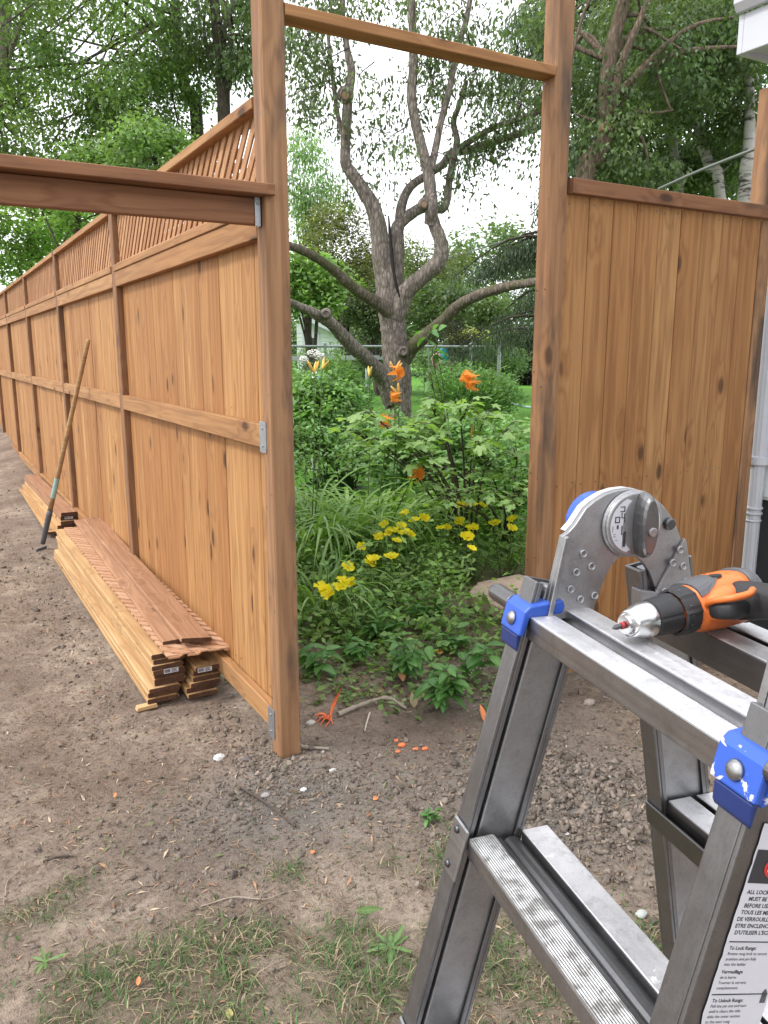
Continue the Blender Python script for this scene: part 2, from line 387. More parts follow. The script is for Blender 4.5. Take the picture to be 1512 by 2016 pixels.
def petal(name, c0, c1):
    m = N(name); oc = m.coord(); d = m.n('ShaderNodeVectorMath', {0: oc}, operation='LENGTH').outputs['Value']
    col = m.mix(m.ramp(d, (.004, 0.), (.03, 1.)), c0, c1); b = m.bsdf(col, .5, spec=.3)
    t = m.n('ShaderNodeBsdfTranslucent', {'Color': col}); mx = m.n('ShaderNodeMixShader', {0: .45})
    m.nt.links.new(b.outputs[0], mx.inputs[1]); m.nt.links.new(t.outputs[0], mx.inputs[2]); m.nt.links.new(mx.outputs[0], m.out.inputs[0]); return m.mat
P_YEL = petal('yellow_petal', (.92, .68, .0), (.98, .88, .03)); P_ORA = petal('orange_petal', (.92, .60, .06), (.93, .36, .06))
P_BUD = simple('orange_bud', (.80, .45, .09), .5, 0, .4, 40); P_WHI = simple('white_petals', (.72, .72, .66), .7, 0, .2, 40)
DRYLEAF = leaf_obj('dry_leaf', (.22, .10, .045), (.42, .21, .10), .1, .8); ORLEAF = leaf_obj('orange_leaf', (.62, .17, .06), (.80, .30, .13), .15, .7)

# ------------------------------------------------------------------ ground
def axis(lo, hi, step, far, grow=1.13):
    c = list(np.arange(lo, hi + 1e-6, step)); d = step; a = lo; pre = []
    while a > -far: d *= grow; a -= d; pre.append(a)
    d = step; b = hi; post = []
    while b < far: d *= grow; b += d; post.append(b)
    return np.array(pre[::-1] + c + post)
def build_ground():
    xs = axis(-.4, 3.4, .016, 500); ys = axis(.8, 4.6, .016, 500)
    X, Y = np.meshgrid(xs, ys, indexing='ij'); Z = hgt(X, Y)
    nx, ny = X.shape; V = np.stack([X.ravel(), Y.ravel(), Z.ravel()], 1)
    i = np.arange(nx * ny).reshape(nx, ny)
    F = np.stack([i[:-1, :-1].ravel(), i[1:, :-1].ravel(), i[1:, 1:].ravel(), i[:-1, 1:].ravel()], 1)
    x, y = V[:, 0], V[:, 1]; d = np.hypot(x, y)
    nz = fbm(x * 1.6, y * 1.6, 40)
    clay = np.exp(-((x - 1.85) ** 2 / .28 + (y - 1.95) ** 2 / .22)) + .9 * np.exp(-((x - 1.0) ** 2 / .18 + (y - 2.45) ** 2 / .10)) + .5 * np.exp(-((x - 2.3) ** 2 / .2 + (y - 2.9) ** 2 / .2))
    clay = np.clip(clay * (.4 + 1.2 * nz), 0, 1)
    gr = np.clip(grass_mask(x, y), 0, 1)
    lawn = sstep(6.2, 7.2, y + (nz - .5) * 1.5) * sstep(1.15, 1.3, x)
    lawn = np.maximum(lawn, sstep(40, 60, d)) * 1.0
    lawn[(x > 3.2) & (y > 2.9)] = np.maximum(lawn[(x > 3.2) & (y > 2.9)], sstep(4, 5.5, y[(x > 3.2) & (y > 2.9)]))
    me = mesh_np('ground', V, F, [ground_mat()], np.stack([clay, gr, lawn], 1), smooth=True)
    return link('ground', me, kind='structure')
def grass_mask(x, y):
    n = .55 * fbm(x * 2.3 + 5, y * 2.3, 60, 4) + .45 * fbm(x * 8, y * 8, 64, 3); m = np.zeros_like(np.asarray(x, float))
    for px, py, w, h, a in [(200, 1960, .30, .20, 1.1), (620, 1870, .22, .14, .9), (570, 1720, .08, .06, .9), (860, 1690, .18, .14, 1.0), (820, 1850, .20, .16, 1.0),
                            (60, 1800, .22, .10, .8), (430, 1800, .22, .10, .55), (700, 1980, .3, .12, .8), (1020, 1960, .3, .25, 1.0), (1180, 1850, .22, .2, 1.0),
                            (330, 1950, .3, .12, .7), (960, 1750, .16, .12, .7), (1230, 1980, .25, .2, .8), (480, 1960, .25, .12, .6), (900, 1620, .08, .06, .6), (250, 1780, .15, .08, .5), (700, 1850, .12, .1, .8), (150, 1740, .08, .04, .6), (1280, 1880, .2, .2, .8), (740, 1700, .1, .06, .6)]:
        p = onz(px, py, 0); m = m + a * np.exp(-((x - p[0]) ** 2 / w ** 2 + (y - p[1]) ** 2 / h ** 2))
    m = m + .10 * (1 - sstep(.9, 1.5, y)) + .8 * sstep(-.6, -2.0, x) * (1 - sstep(2.0, 3.0, y))
    return np.clip(m * 1.1, 0, 1.2) * sstep(.42, .66, n + .12 * m)
def ground_mat():
    m = N('bare_soil_and_lawn'); oc = m.coord(); a = m.n('ShaderNodeSeparateColor', {0: m.n('ShaderNodeAttribute', attribute_name='col').outputs['Color']})
    clay, gr, lawn = a.outputs[0], a.outputs[1], a.outputs[2]
    n1 = m.noise(oc, 1.3, 5, .6); n2 = m.noise(oc, 9, 5, .65); n3 = m.noise(oc, 55, 5, .7); n4 = m.noise(oc, 210, 3, .6)
    col = m.mix(m.ramp(n1, (.36, 0.), (.62, 1.)), (.175, .124, .093), (.46, .37, .29))
    col = m.mix(m.ramp(n2, (.40, .75), (.60, 0.)), col, (.225, .172, .138))
    col = m.mix(m.math('MULTIPLY', m.ramp(n3, (.36, 1.), (.52, 0.)), .6), col, (.085, .061, .048))
    col = m.mix(m.math('MULTIPLY', m.ramp(n4, (.55, 0.), (.70, 1.)), .5), col, (.44, .37, .305))
    col = m.mix(m.math('MULTIPLY', m.ramp(m.noise(oc, 2.6, 6, .68, .5), (.52, 0.), (.64, 1.)), .42), col, (.135, .100, .080))
    cl = m.math('MULTIPLY', clay, m.ramp(n2, (.3, .6), (.6, 1.)), clamp=True)
    col = m.mix(cl, col, m.mix(n3, (.095, .083, .074), (.29, .265, .24)))
    col = m.mix(m.math('MULTIPLY', gr, .55), col, (.115, .10, .062))
    g = m.mix(m.noise(oc, 30, 4, .7), (.075, .20, .028), (.15, .33, .055)); g = m.mix(m.noise(oc, .35, 2), g, (.12, .27, .045))
    col = m.mix(lawn, col, g)
    hh = m.math('ADD', m.math('MULTIPLY', n3, .7), m.math('ADD', m.math('MULTIPLY', n4, .35), m.math('MULTIPLY', n2, .5)))
    m.bsdf(col, .95, 0, m.bump(hh, 1.0, .024), spec=.12); return m.mat
build_ground()

# ------------------------------------------------------------------ boards
_bm = {}
def board_mesh(name, Ln, w, t, mat, ch=.003, tongue=False, end=None):
    key = (name, round(Ln, 4), round(w, 4), round(t, 4), mat.name, tongue, end.name if end else '')
    if key in _bm: return _bm[key]
    a, b = w / 2, t / 2                       # profile in (y, z); the face is +z
    pr = [(-a, -b + ch), (-a + ch, -b), (a - ch, -b), (a, -b + ch)]
    if tongue: pr += [(a, -b * .35), (a + .007, -b * .35), (a + .007, b * .25), (a, b * .25)]
    pr += [(a, b - ch), (a - ch, b), (-a + ch, b), (-a, b - ch)]
    n = len(pr); g = G()
    v = [(-Ln / 2, y, z) for y, z in pr] + [(Ln / 2, y, z) for y, z in pr]
    g.add(v, [(i, n + i, n + (i + 1) % n, (i + 1) % n)[::-1] for i in range(n)])
    g.f += [tuple(range(n))[::-1], tuple(n + i for i in range(n))]; g.m += [1 if end else 0] * 2
    me = g.mesh(name, [mat] + ([end] if end else [])); _bm[key] = me; return me
def board(name, Ln, w, t, mat, parent, centre, X, Z, tongue=False, end=None, ch=.003):
    return link(name, board_mesh(name, Ln, w, t, mat, ch, tongue, end), parent, M=basis(X, Z, centre))
UP = (0, 0, 1)
# ------------------------------------------------------------------ the long board fence
FX0, FX1 = 1.083, 1.172
GY = 2.718                                    # front plane of the gate posts
NB = 8
POST_Y = [5.235 + 2.44 * i for i in range(NB)]
def lattice_slat(parent, mat, y, z0, z1, x, sgn):
    # one 45 degree strip between z0 and z1 with level-cut ends
    h = (z1 - z0) / 2; key = ('slat', sgn, round(h, 3))
    if key not in _bm:
        w = .038 * math.sqrt(2) / 2; s = sgn
        q = [(-h * s - w, -h), (-h * s + w, -h), (h * s + w, h), (h * s - w, h)]     # (y, z)
        c = math.sqrt(.5); g = G()
        loc = lambda yy, zz, xx: ((yy * s + zz) * c, (-yy + zz * s) * c * s, xx)    # along strip, across
        v = [loc(a, b, xx) for xx in (-.0035, .0035) for a, b in q]
        g.add(v, [(3, 2, 1, 0), (4, 5, 6, 7), (0, 1, 5, 4), (1, 2, 6, 5), (2, 3, 7, 6), (3, 0, 4, 7)])
        _bm[key] = g.mesh('slat', [mat])
    c = math.sqrt(.5); X = Vector((0, sgn * c, c))
    Yv = Vector((0, -c, sgn * c)) * sgn
    Zv = X.cross(Yv)
    M = Matrix(((X.x, Yv.x, Zv.x, x - FX0), (X.y, Yv.y, Zv.y, y - 5.235), (X.z, Yv.z, Zv.z, (z0 + z1) / 2), (0, 0, 0, 1)))
    return link('slat', _bm[key], parent, M=M)
def build_fence():
    o = (FX0, 5.235, 0)
    f = thing('board_fence', 'long stained wooden fence of vertical boards with lattice top running away on the left', 'fence', o)
    sub = lambda x, y, z: (x - o[0], y - o[1], z - o[2])
    starts = [GY + .089] + [y + .089 for y in POST_Y[:-1]]; ends = POST_Y
    for i, y in enumerate(POST_Y):
        board('post', 2.62, .089, .089, W_FPOST, f, sub((FX0 + FX1) / 2, y + .0445, 1.16), UP, (0, -1, 0), ch=.005)
    zo = lambda y: -.012 * max(0, min(1, (y - 9) / 8))
    for b, (y0, y1) in enumerate(zip(starts, ends)):
        n = 17; pw = (y1 - y0) / n
        for k in range(n):
            w = pw - .0022 - .0012 * R.random()
            board('plank', 1.985, w, .022, W_PLANK, f, sub(1.136 + .0012 * R.standard_normal(), y0 + (k + .5) * pw, 1.085), UP, (-1, 0, 0), True, ch=.0026)
        Lb = y1 - y0 - .002; ym = (y0 + y1) / 2
        board('rail', Lb, .089, .038, W_RAIL, f, sub(1.102, ym, 1.292), (0, 1, 0), (-1, 0, 0))
        board('rail', Lb, .089, .038, W_RAIL, f, sub(1.102, ym, .154), (0, 1, 0), (-1, 0, 0))
        board('rail', Lb, .089, .038, W_RAIL, f, sub(1.102, ym, 2.047), (0, 1, 0), (-1, 0, 0))
        board('rail', Lb, .092, .038, W_RAIL, f, sub(1.122, ym, 2.111), (0, 1, 0), UP)
        board('cap_rail', Lb, .092, .038, W_RAIL, f, sub(1.124, ym, 2.452), (0, 1, 0), UP)
        board('lattice_stop', Lb, .019, .014, W_SLAT, f, sub(1.106, ym, 2.1365), (0, 1, 0), UP)
        if b < 4:
            m = int((Lb - .34) / .084)
            for k in range(m):
                yy = y0 + .17 + (k + .5) * (Lb - .34) / m
                lattice_slat(f, W_SLAT, yy, 2.128, 2.434, 1.121, -1)
                if b < 3 and k % 1 == 0: lattice_slat(f, W_SLAT, yy + .02, 2.128, 2.434, 1.129, 1)
            for ya, s in ((y0, 1), (y1, -1)):             # shorter strips cut into the corners of the bay
                for kk in (1, 2, 3, 4):
                    e = .076 * kk; w = .027; z0, z1 = 2.128, 2.434
                    # strip runs along (0, -1, 1); near the bay ends it is cut by the post
                    yb_ = ya + s * (.17 - .076 * kk + .038) + .153 * 0
                    q = []
                    for off in (-w, w):
                        for zz in (z0, z1):
                            yy = yb_ + off - (zz - 2.281); 
                            yc = min(max(yy, y0 + .001), y1 - .001); q.append((yc, zz + (yy - yc)))
                    if q[0][1] > q[1][1] - .02 or q[2][1] > q[3][1] - .02: continue
                    g = G(); pl = [q[0], q[2], q[3], q[1]]
                    v = [(xx - FX0, p[0] - 5.235, p[1]) for xx in (1.1175, 1.1245) for p in pl]
                    g.add(v, [(3, 2, 1, 0), (4, 5, 6, 7), (0, 1, 5, 4), (1, 2, 6, 5), (2, 3, 7, 6), (3, 0, 4, 7)]); g.build('slat', W_SLAT, f)
        else:
            g = G()
            for s, x in ((-1, 1.121), (1, 1.129)):
                if s == 1 and b > 5: continue
                k = 0.0
                while k < Lb - .34:
                    yc = y0 + .17 + k; w = .027
                    q = [(yc - .153 * s - w, 2.128), (yc - .153 * s + w, 2.128), (yc + .153 * s + w, 2.434), (yc + .153 * s - w, 2.434)]
                    v = [(xx - o[0], p[0] - o[1], p[1]) for xx in (x - .003, x + .003) for p in q]
                    g.add(v, [(3, 2, 1, 0), (4, 5, 6, 7), (0, 1, 5, 4), (1, 2, 6, 5), (2, 3, 7, 6), (3, 0, 4, 7)]); k += .086
            g.build('lattice_strips', W_SLAT, f, kind='stuff')
    # nails: two per board at each rail
    g = G()
    for b, (y0, y1) in enumerate(zip(starts[:3], ends[:3])):
        for k in range(34):
            for z in (1.99, 1.36, 1.22, .24):
                yy = y0 + (k + .5) * (y1 - y0) / 34 + .004 * R.standard_normal(); zz = z + .008 * R.standard_normal()
                g.add([(1.1244 - o[0], yy + .0042 * math.cos(a) - o[1], zz + .0042 * math.sin(a)) for a in np.arange(6) * math.pi / 3], [(5, 4, 3, 2, 1, 0)])
    g.build('nail_heads', STEEL_DK, f, kind='stuff')
    return f
build_fence()

# ------------------------------------------------------------------ gate frame (two tall posts and the header)
def u_bracket(parent, c, wy, hz_, depth):
    g = G()                                   # a rail hanger: back plate, two ears and a folded lip
    g.box(-.003, 0, -wy / 2, wy / 2, -hz_ / 2, hz_ / 2)
    g.box(-.003, depth, -wy / 2 - .002, -wy / 2, -hz_ / 2 + .012, hz_ / 2 - .004)
    g.box(0, depth, wy / 2, wy / 2 + .002, -hz_ / 2 + .012, hz_ / 2 - .004)
    g.box(-.003, depth, -wy / 2, wy / 2, -hz_ / 2 - .002, -hz_ / 2)
    for z in (-.3, .28): g.lathe([(-.007, .003), (-.006, .0045), (-.003, .005)], 8, Matrix.Translation((0, 0, z * hz_)))
    return g.build('rail_hanger', GALV, parent, c, bevel=.0012)
def build_gate():
    o = (FX0, GY, 0); f = thing('gate_frame', 'tall open gateway of two wooden posts and a thin header above the garden', 'gate frame', o)
    for x in (FX0, 2.37):
        board('post', 3.14, .089, .089, W_POST, f, (x + .0445 - o[0], .0445, 1.45), UP, (0, -1, 0), ch=.006)
    board('header', 2.37 - FX1 - .003, .089, .038, W_RAIL, f, ((FX1 + 2.37) / 2 - o[0], .0445, 2.735), (1, 0, 0), (0, 0, 1))
    for z, h in ((1.292, .115), (.140, .125)):
        u_bracket(f, (-.0015, .082, z), .062, h, .03)
    # concrete and packed clay round the near post's foot is part of the ground; small nail heads on the posts
    g = G()
    for px in (FX0, 2.37):
        for z in np.arange(.25, 2.9, .41):
            for dy in (.02, .07):
                zz = z + .05 * R.standard_normal(); yy = dy
                g.add([(px - o[0] - .0006, yy + .0042 * math.cos(a), zz + .0042 * math.sin(a)) for a in np.arange(6) * math.pi / 3], [(5, 4, 3, 2, 1, 0)])
    g.build('nail_heads', STEEL_DK, f, kind='stuff')
build_gate()

# ------------------------------------------------------------------ beam running left from the near post
def build_beam():
    o = (-.75, GY, 2.04); f = thing('overhead_beam', 'dark stained overhead beam with flat cap board crossing the picture at upper left', 'beam', o)
    board('beam', 3.2, .089, .038, W_BEAM, f, (FX0 - .004 - 1.6 - o[0], .055, .045), (1, 0, 0), (0, -1, 0))
    Lc = 3.2; w = .12
    board('cap', Lc, w, .038, W_BEAM, f, (FX0 - .004 - Lc / 2 - o[0], .030, .110), (1, 0, 0), UP)
    board('cap_nose', .03, .024, .038, W_BEAM, f, (FX0 + .011 - o[0], -.0175, .110), (1, 0, 0), UP)
    g = G(); g.box(-.022, -.0, -.004, 0, -.05, .05); g.box(-.003, 0, -.004, .03, -.05, .05)
    g.lathe([(-.006, .003), (-.004, .005), (0, .005)], 8, Matrix.Translation((-.012, -.003, .025)) @ Matrix.Rotation(math.pi / 2, 4, 'Z'))
    g.build('rail_hanger', GALV, f, (FX0 - .005 - o[0], .034, .045), bevel=.001)
build_beam()

# ------------------------------------------------------------------ panel right of the gate
def build_panel():
    x0, x1 = 2.462, 3.79; o = (x0, GY, 0)
    f = thing('fence_panel', 'solid panel of wide vertical boards between the right gate post and the house', 'fence panel', o)
    n = 9; pw = (x1 - x0) / n
    for k in range(n):
        w = pw - .002 - .0015 * R.random()
        board('plank', 2.22, w, .024, W_PLANK2, f, ((k + .5) * pw, .034 + .001 * R.standard_normal(), 1.16), UP, (0, -1, 0), True, ch=.0032)
    board('post', 3.0, .089, .089, W_POST, f, (x1 - x0 + .05, .062, 1.4), UP, (0, -1, 0), ch=.005)
    board('top_rail', 1.52, .062, .038, W_BEAM, f, (.76 + .012, .003, 2.30), (1, 0, 0), (0, -1, 0))
    board('top_rail', 1.33, .089, .038, W_BEAM, f, (.665, .068, 2.29), (1, 0, 0), (0, 1, 0))
    board('rail', 1.33, .089, .038, W_RAIL, f, (.665, .068, 1.2), (1, 0, 0), (0, 1, 0))
    board('rail', 1.33, .089, .038, W_RAIL, f, (.665, .068, .2), (1, 0, 0), (0, 1, 0))
    g = G()
    for k in range(n):
        for fx in (.18, .82):
            for z in (2.245, 1.0, .3):
                xx = (k + fx) * pw; zz = z + .006 * R.standard_normal()
                g.add([(xx + .0042 * math.cos(a), .0205, zz + .0042 * math.sin(a)) for a in np.arange(6) * math.pi / 3], [(0, 1, 2, 3, 4, 5)])
    g.build('nail_heads', STEEL_DK, f, kind='stuff')
build_panel()

# ------------------------------------------------------------------ house on the right, only its corner is in view
def build_house():
    hx = 4.09; yb = 2.86; o = (hx, yb, 0)
    h = thing('house', 'white house corner with an eave at the right edge of the picture', 'house', o)
    g = G(); g.box(0, 7, -9, 0, .78, 3.05); g.build('wall', SIDING, h)
    g = G()                                   # lap siding courses on the wall facing the fence
    for k in range(12):
        z = .80 + k * .185; g.prism([(-.002, z), (-.016, z), (-.004, z + .183), (-.002, z + .183)], -9, -.002)
    g.build('siding', SIDING, h)
    g = G(); g.box(.02, 6.9, -8.9, -.05, -.2, .78); g.build('foundation', DARKF, h)
    g = G(); g.box(-.40, 7.5, -9.4, -.02, 3.072, 3.09); g.build('soffit', PWHITE, h)
    g = G(); g.box(-.43, -.40, -9.4, -.02, 3.05, 3.23); g.box(-.43, 7.5, -.02, .01, 3.05, 3.23); g.build('fascia', PWHITE, h, bevel=.004)
    g = G(); g.prism([(-.43, 3.234), (-.455, 3.234), (-.48, 3.27), (-.48, 3.35), (-.43, 3.35)], -9.4, .01); g.build('gutter', PWHITE, h, bevel=.003)
    g = G(); v = [(-.46, -9.5, 3.36), (-.46, .05, 3.36), (7.6, .05, 3.35), (7.6, -9.5, 3.35), (3.5, -9.5, 5.2), (3.5, .05, 5.2)]
    g.add(v, [(0, 1, 5, 4), (2, 3, 4, 5), (1, 2, 5), (3, 0, 4), (3, 2, 1, 0)]); g.build('roof', ROOF, h)
    # downspout on the corner: ribbed tube with collars
    d = []
    def ribbed(r, z0, z1):
        n = 28; prof = [(r * (1 + .06 * (i % 2)) * math.cos(2 * math.pi * i / n), r * (1 + .06 * (i % 2)) * math.sin(2 * math.pi * i / n)) for i in range(n)]
        g = G(); v = [(a, b, z) for z in (z0, z1) for a, b in prof]
        g.add(v, [(i, (i + 1) % n, n + (i + 1) % n, n + i) for i in range(n)] + [tuple(range(n))[::-1], tuple(range(n, 2 * n))]); return g
    sp = ribbed(.038, .12, 1.00).build('downspout', PWHITE, h, (-.068, -.068, 0))
    g = ribbed(.044, 1.03, 3.03); g.build('upper_pipe', PWHITE, sp)
    g = G()
    for z0, z1, r in ((.985, 1.035, .054), (.70, .715, .044), (.73, .745, .044), (.66, .672, .042)):
        g.lathe([(z0, r), (z0 + .004, r + .004), (z1 - .004, r + .004), (z1, r)], 24, Matrix.Rotation(-math.pi / 2, 4, 'Y'))
    g.build('collar', PWHITE, sp, smooth=False)
build_house()

# ------------------------------------------------------------------ stacked lumber by the fence
def sticker(parent, M):
    g = G(); g.box(-.034, .034, -.0012, 0, -.011, .011, M=M); s = g.build('price_sticker', WHITE, parent)
    g = G()
    x = -.030
    while x < -.004:
        w = .0010 + .0016 * R.random(); g.box(x, x + w, -.0018, -.0011, -.007, .008, M=M); x += w + .0012
    for k in range(3): g.box(.002, .028 - .006 * (k % 2), -.0018, -.0011, .005 - k * .006, .008 - k * .006, M=M)
    g.build('printed_bars', PRINT, s)
def build_lumber():
    T = .024; W = .140; Ln = 3.05; ye = 3.50; grp = 'fence boards stacked beside the fence'
    names = ['lowest', 'second lowest', 'third from the ground', 'fourth from the ground', 'fifth from the ground', 'sixth from the ground', 'seventh from the ground', 'eighth from the ground', 'topmost']
    z = .012
    for k in range(9):                        # left stack
        x = .822 + (.0 if k < 3 else .030) + .006 * R.standard_normal(); y0 = ye + .012 * R.standard_normal() + (.02 if k == 8 else 0)
        th = T if k not in (3,) else .034
        lab = 'pale tongue and groove board, %s in the left stack by the fence' % names[k]
        if k == 5: lab = 'pale board with a white price sticker on its end in the left stack'
        t = board('stacked_board', Ln, W, th - .002, W_BOARD, None, (x, y0 + Ln / 2, z + th / 2), (0, -1, -.0035 * 0), UP, True, W_END)
        tag(t, lab, 'board', grp); z += th
        if k == 5: sticker(t, Matrix.Translation((Ln / 2 + .0005, .012, .001)) @ Matrix.Rotation(math.pi / 2, 4, 'Z'))
    z = .012
    for k in range(6):                        # right stack
        x = .996 + (.0, -.004, .016, .024, .030, .036)[k]; y0 = ye - .035 + .012 * R.standard_normal()
        lab = 'pale board %s in the low right stack against the fence' % names[k]
        if k == 5: lab = 'topmost board of the low right stack with a white sticker on its end'
        t = board('stacked_board', Ln, W - (.012 if k > 2 else 0), T - .002, W_BOARD, None, (x, y0 + Ln / 2, z + T / 2), (0, -1, 0), UP, True, W_END)
        tag(t, lab, 'board', grp); z += T
        if k == 5: sticker(t, Matrix.Translation((Ln / 2 + .0005, -.02, -.003)) @ Matrix.Rotation(math.pi / 2, 4, 'Z'))
    # lattice sheet lying on the stacks, right edge on the fence's bottom rail
    lz = .238; lat = thing('lattice_sheet', 'narrow strip of diagonal wooden lattice lying on top of the lumber stacks', 'lattice', (.985, ye - .04 + 1.5, lz))
    lat.rotation_euler = (0, rad(3.2), 0)
    w2 = .155; Lh = 1.54; sp = .084
    def strip(yc, s, zz):
        ww = .019 * math.sqrt(2); a = w2
        key = ('lsl', s)
        if key not in _bm:
            q = [(-a, -a * s - ww), (-a, -a * s + ww), (a, a * s + ww), (a, a * s - ww)]
            c = math.sqrt(.5); g = G(); v = [((p[0] + p[1] * s) * c, (-p[0] * s + p[1]) * c, zz2) for zz2 in (-.0035, .0035) for p in q]
            g.add(v, [(0, 1, 2, 3), (7, 6, 5, 4), (4, 5, 1, 0), (5, 6, 2, 1), (6, 7, 3, 2), (7, 4, 0, 3)] if s < 0 else [(0, 1, 2, 3), (7, 6, 5, 4), (4, 5, 1, 0), (5, 6, 2, 1), (6, 7, 3, 2), (7, 4, 0, 3)])
            _bm[key] = g.mesh('slat', [W_LAT2])
        c = math.sqrt(.5); X = Vector((c, s * c, 0)); Y = Vector((-s * c, c, 0))
        link('slat', _bm[key], lat, M=Matrix(((X.x, Y.x, 0, 0), (X.y, Y.y, 0, yc), (0, 0, 1, zz), (0, 0, 0, 1))))
    y = -Lh + .18
    while y < Lh - .18:
        strip(y, -1, .0125); strip(y + .012, 1, .0035); y += sp
    for s, zz in ((-1, .0105), (1, .0035)):       # strips cut short at both ends of the sheet
        for e in (1, -1):
            for k in range(1, 5):
                yc = -e * (Lh - .18 + k * sp - .02); q = []; ww = .027
                pl = [(-w2, yc - w2 * s - ww), (-w2, yc - w2 * s + ww), (w2, yc + w2 * s + ww), (w2, yc + w2 * s - ww)]
                lim = Lh + .01 * R.standard_normal()
                def clip(pl):
                    out = []
                    for i in range(len(pl)):
                        a, b = pl[i], pl[(i + 1) % len(pl)]; ia, ib = e * a[1] > -lim, e * b[1] > -lim
                        if ia: out.append(a)
                        if ia != ib: u = (-e * lim - a[1]) / (b[1] - a[1]); out.append((a[0] + u * (b[0] - a[0]), -e * lim))
                    return out
                pl = clip(pl)
                if len(pl) < 3: continue
                n = len(pl); g = G(); v = [(p[0], p[1], z3) for z3 in (zz - .0035, zz + .0035) for p in pl]
                fl = [tuple(range(n))[::-1], tuple(range(n, 2 * n))] + [(i, (i + 1) % n, n + (i + 1) % n, n + i) for i in range(n)]
                g.add(v, [f[::-1] for f in fl] if s > 0 else [f[::-1] for f in fl]); g.build('slat', W_LAT2, lat)
    for xn, xf, lab in ((.915, 1.005, 'reddish brown board lying flat on the lattice sheet, the left of two'), (.985, 1.065, 'wide reddish brown board lying tilted on the lattice sheet, the right of two')):
        L2 = 3.1; i = xn > .95
        X = Vector((xn - xf, -L2, -.004)); Z = Vector((-.02, 0, 1)) if not i else Vector((.13, 0, 1))
        t = board('loose_board', L2, .142 if i else .135, .022, W_TOPBD, None, ((xn + xf) / 2, ye + (-.02 if i else .06) + L2 / 2, lz + (.030 if not i else .050)), X, Z, False, W_END)
        tag(t, lab, 'board')
    # a second, farther stack
    zf = .03; grp2 = 'boards in the farther stack'
    labs = ['bottom board of the farther stack, sticking out to the left beneath the shovel', 'second board of the farther stack behind the shovel handle', 'third board of the farther stack behind the shovel handle', 'fourth board of the farther stack, with a sticker on its end', 'reddish top board of the farther stack by the fence foot']
    for k in range(5):
        x = (.885, .955, .985, .99, .995)[k]; y0 = (7.35, 7.44, 7.43, 7.46, 7.45)[k]
        X = Vector((-.01 if k == 0 else .012, -1, 0))
        t = board('stacked_board', 2.6, .138, .036 if k else .022, W_BOARD if k < 3 else W_TOPBD, None, (x, y0 + 1.3, zf + .018), X, UP, k < 3, W_END)
        tag(t, labs[k], 'board', grp2); zf += .0365 if k else .024
        if k == 3: sticker(t, Matrix.Translation((1.3005, .0, .004)) @ Matrix.Rotation(math.pi / 2, 4, 'Z'))
    g = G(); g.prism([(-.05, 0), (.045, .004), (.04, .02), (-.045, .016)], -.02, .02); t = g.build('wood_offcut', W_BOARD, None, (.745, 3.50, gz(.745, 3.5) + .004)); tag(t, 'small pale wood offcut on the dirt by the corner of the left stack', 'offcut')
build_lumber()

# ------------------------------------------------------------------ shovel leaning on the fence
def build_shovel():
    b = np.array([.705, 6.95, gz(.705, 6.95) + .0]); e = np.array([1.085, 6.30, 1.70]); Ln = np.linalg.norm(e - b)
    t = thing('shovel', 'long handled digging tool with worn wooden handle leaning against the fence', 'shovel', tuple(b))
    d = (e - b) / Ln; M = basis(d, (-.8, -.5, .3), (0, 0, 0))
    pr = [(.36, .0195), (.6, .0195), (1.2, .0175), (Ln - .03, .0165), (Ln - .008, .0150), (Ln, .008)]
    g = G(); g.lathe(pr, 16, M); h = g.build('handle', W_HANDLE, t, smooth=True)
    g = G(); g.lathe([(.50, .0202), (.50, .0206), (.68, .0203), (.68, .0198)], 16, M); g.build('paint_band', simple('flaking_turquoise_paint', (.26, .40, .38), .7, 0, .5, 40), h)
    g = G(); g.lathe([(.06, .019), (.10, .021), (.34, .0235), (.38, .0225)], 16, M); g.build('socket', simple('dull_grey_socket', (.11, .115, .125), .55, .3, .3, 30), t, smooth=True)
    g = G(); poly = [(.12, -.045), (.10, .045), (.0, .052), (-.06, .04), (-.10, 0), (-.06, -.04), (0, -.052)]
    g.prism([(p[0], p[1]) for p in poly], -.003, .003, M); g.build('blade', GALV, t, M=Matrix.Translation(M.to_3x3() @ Vector((-.085, 0, 0))), bevel=.001)
build_shovel()

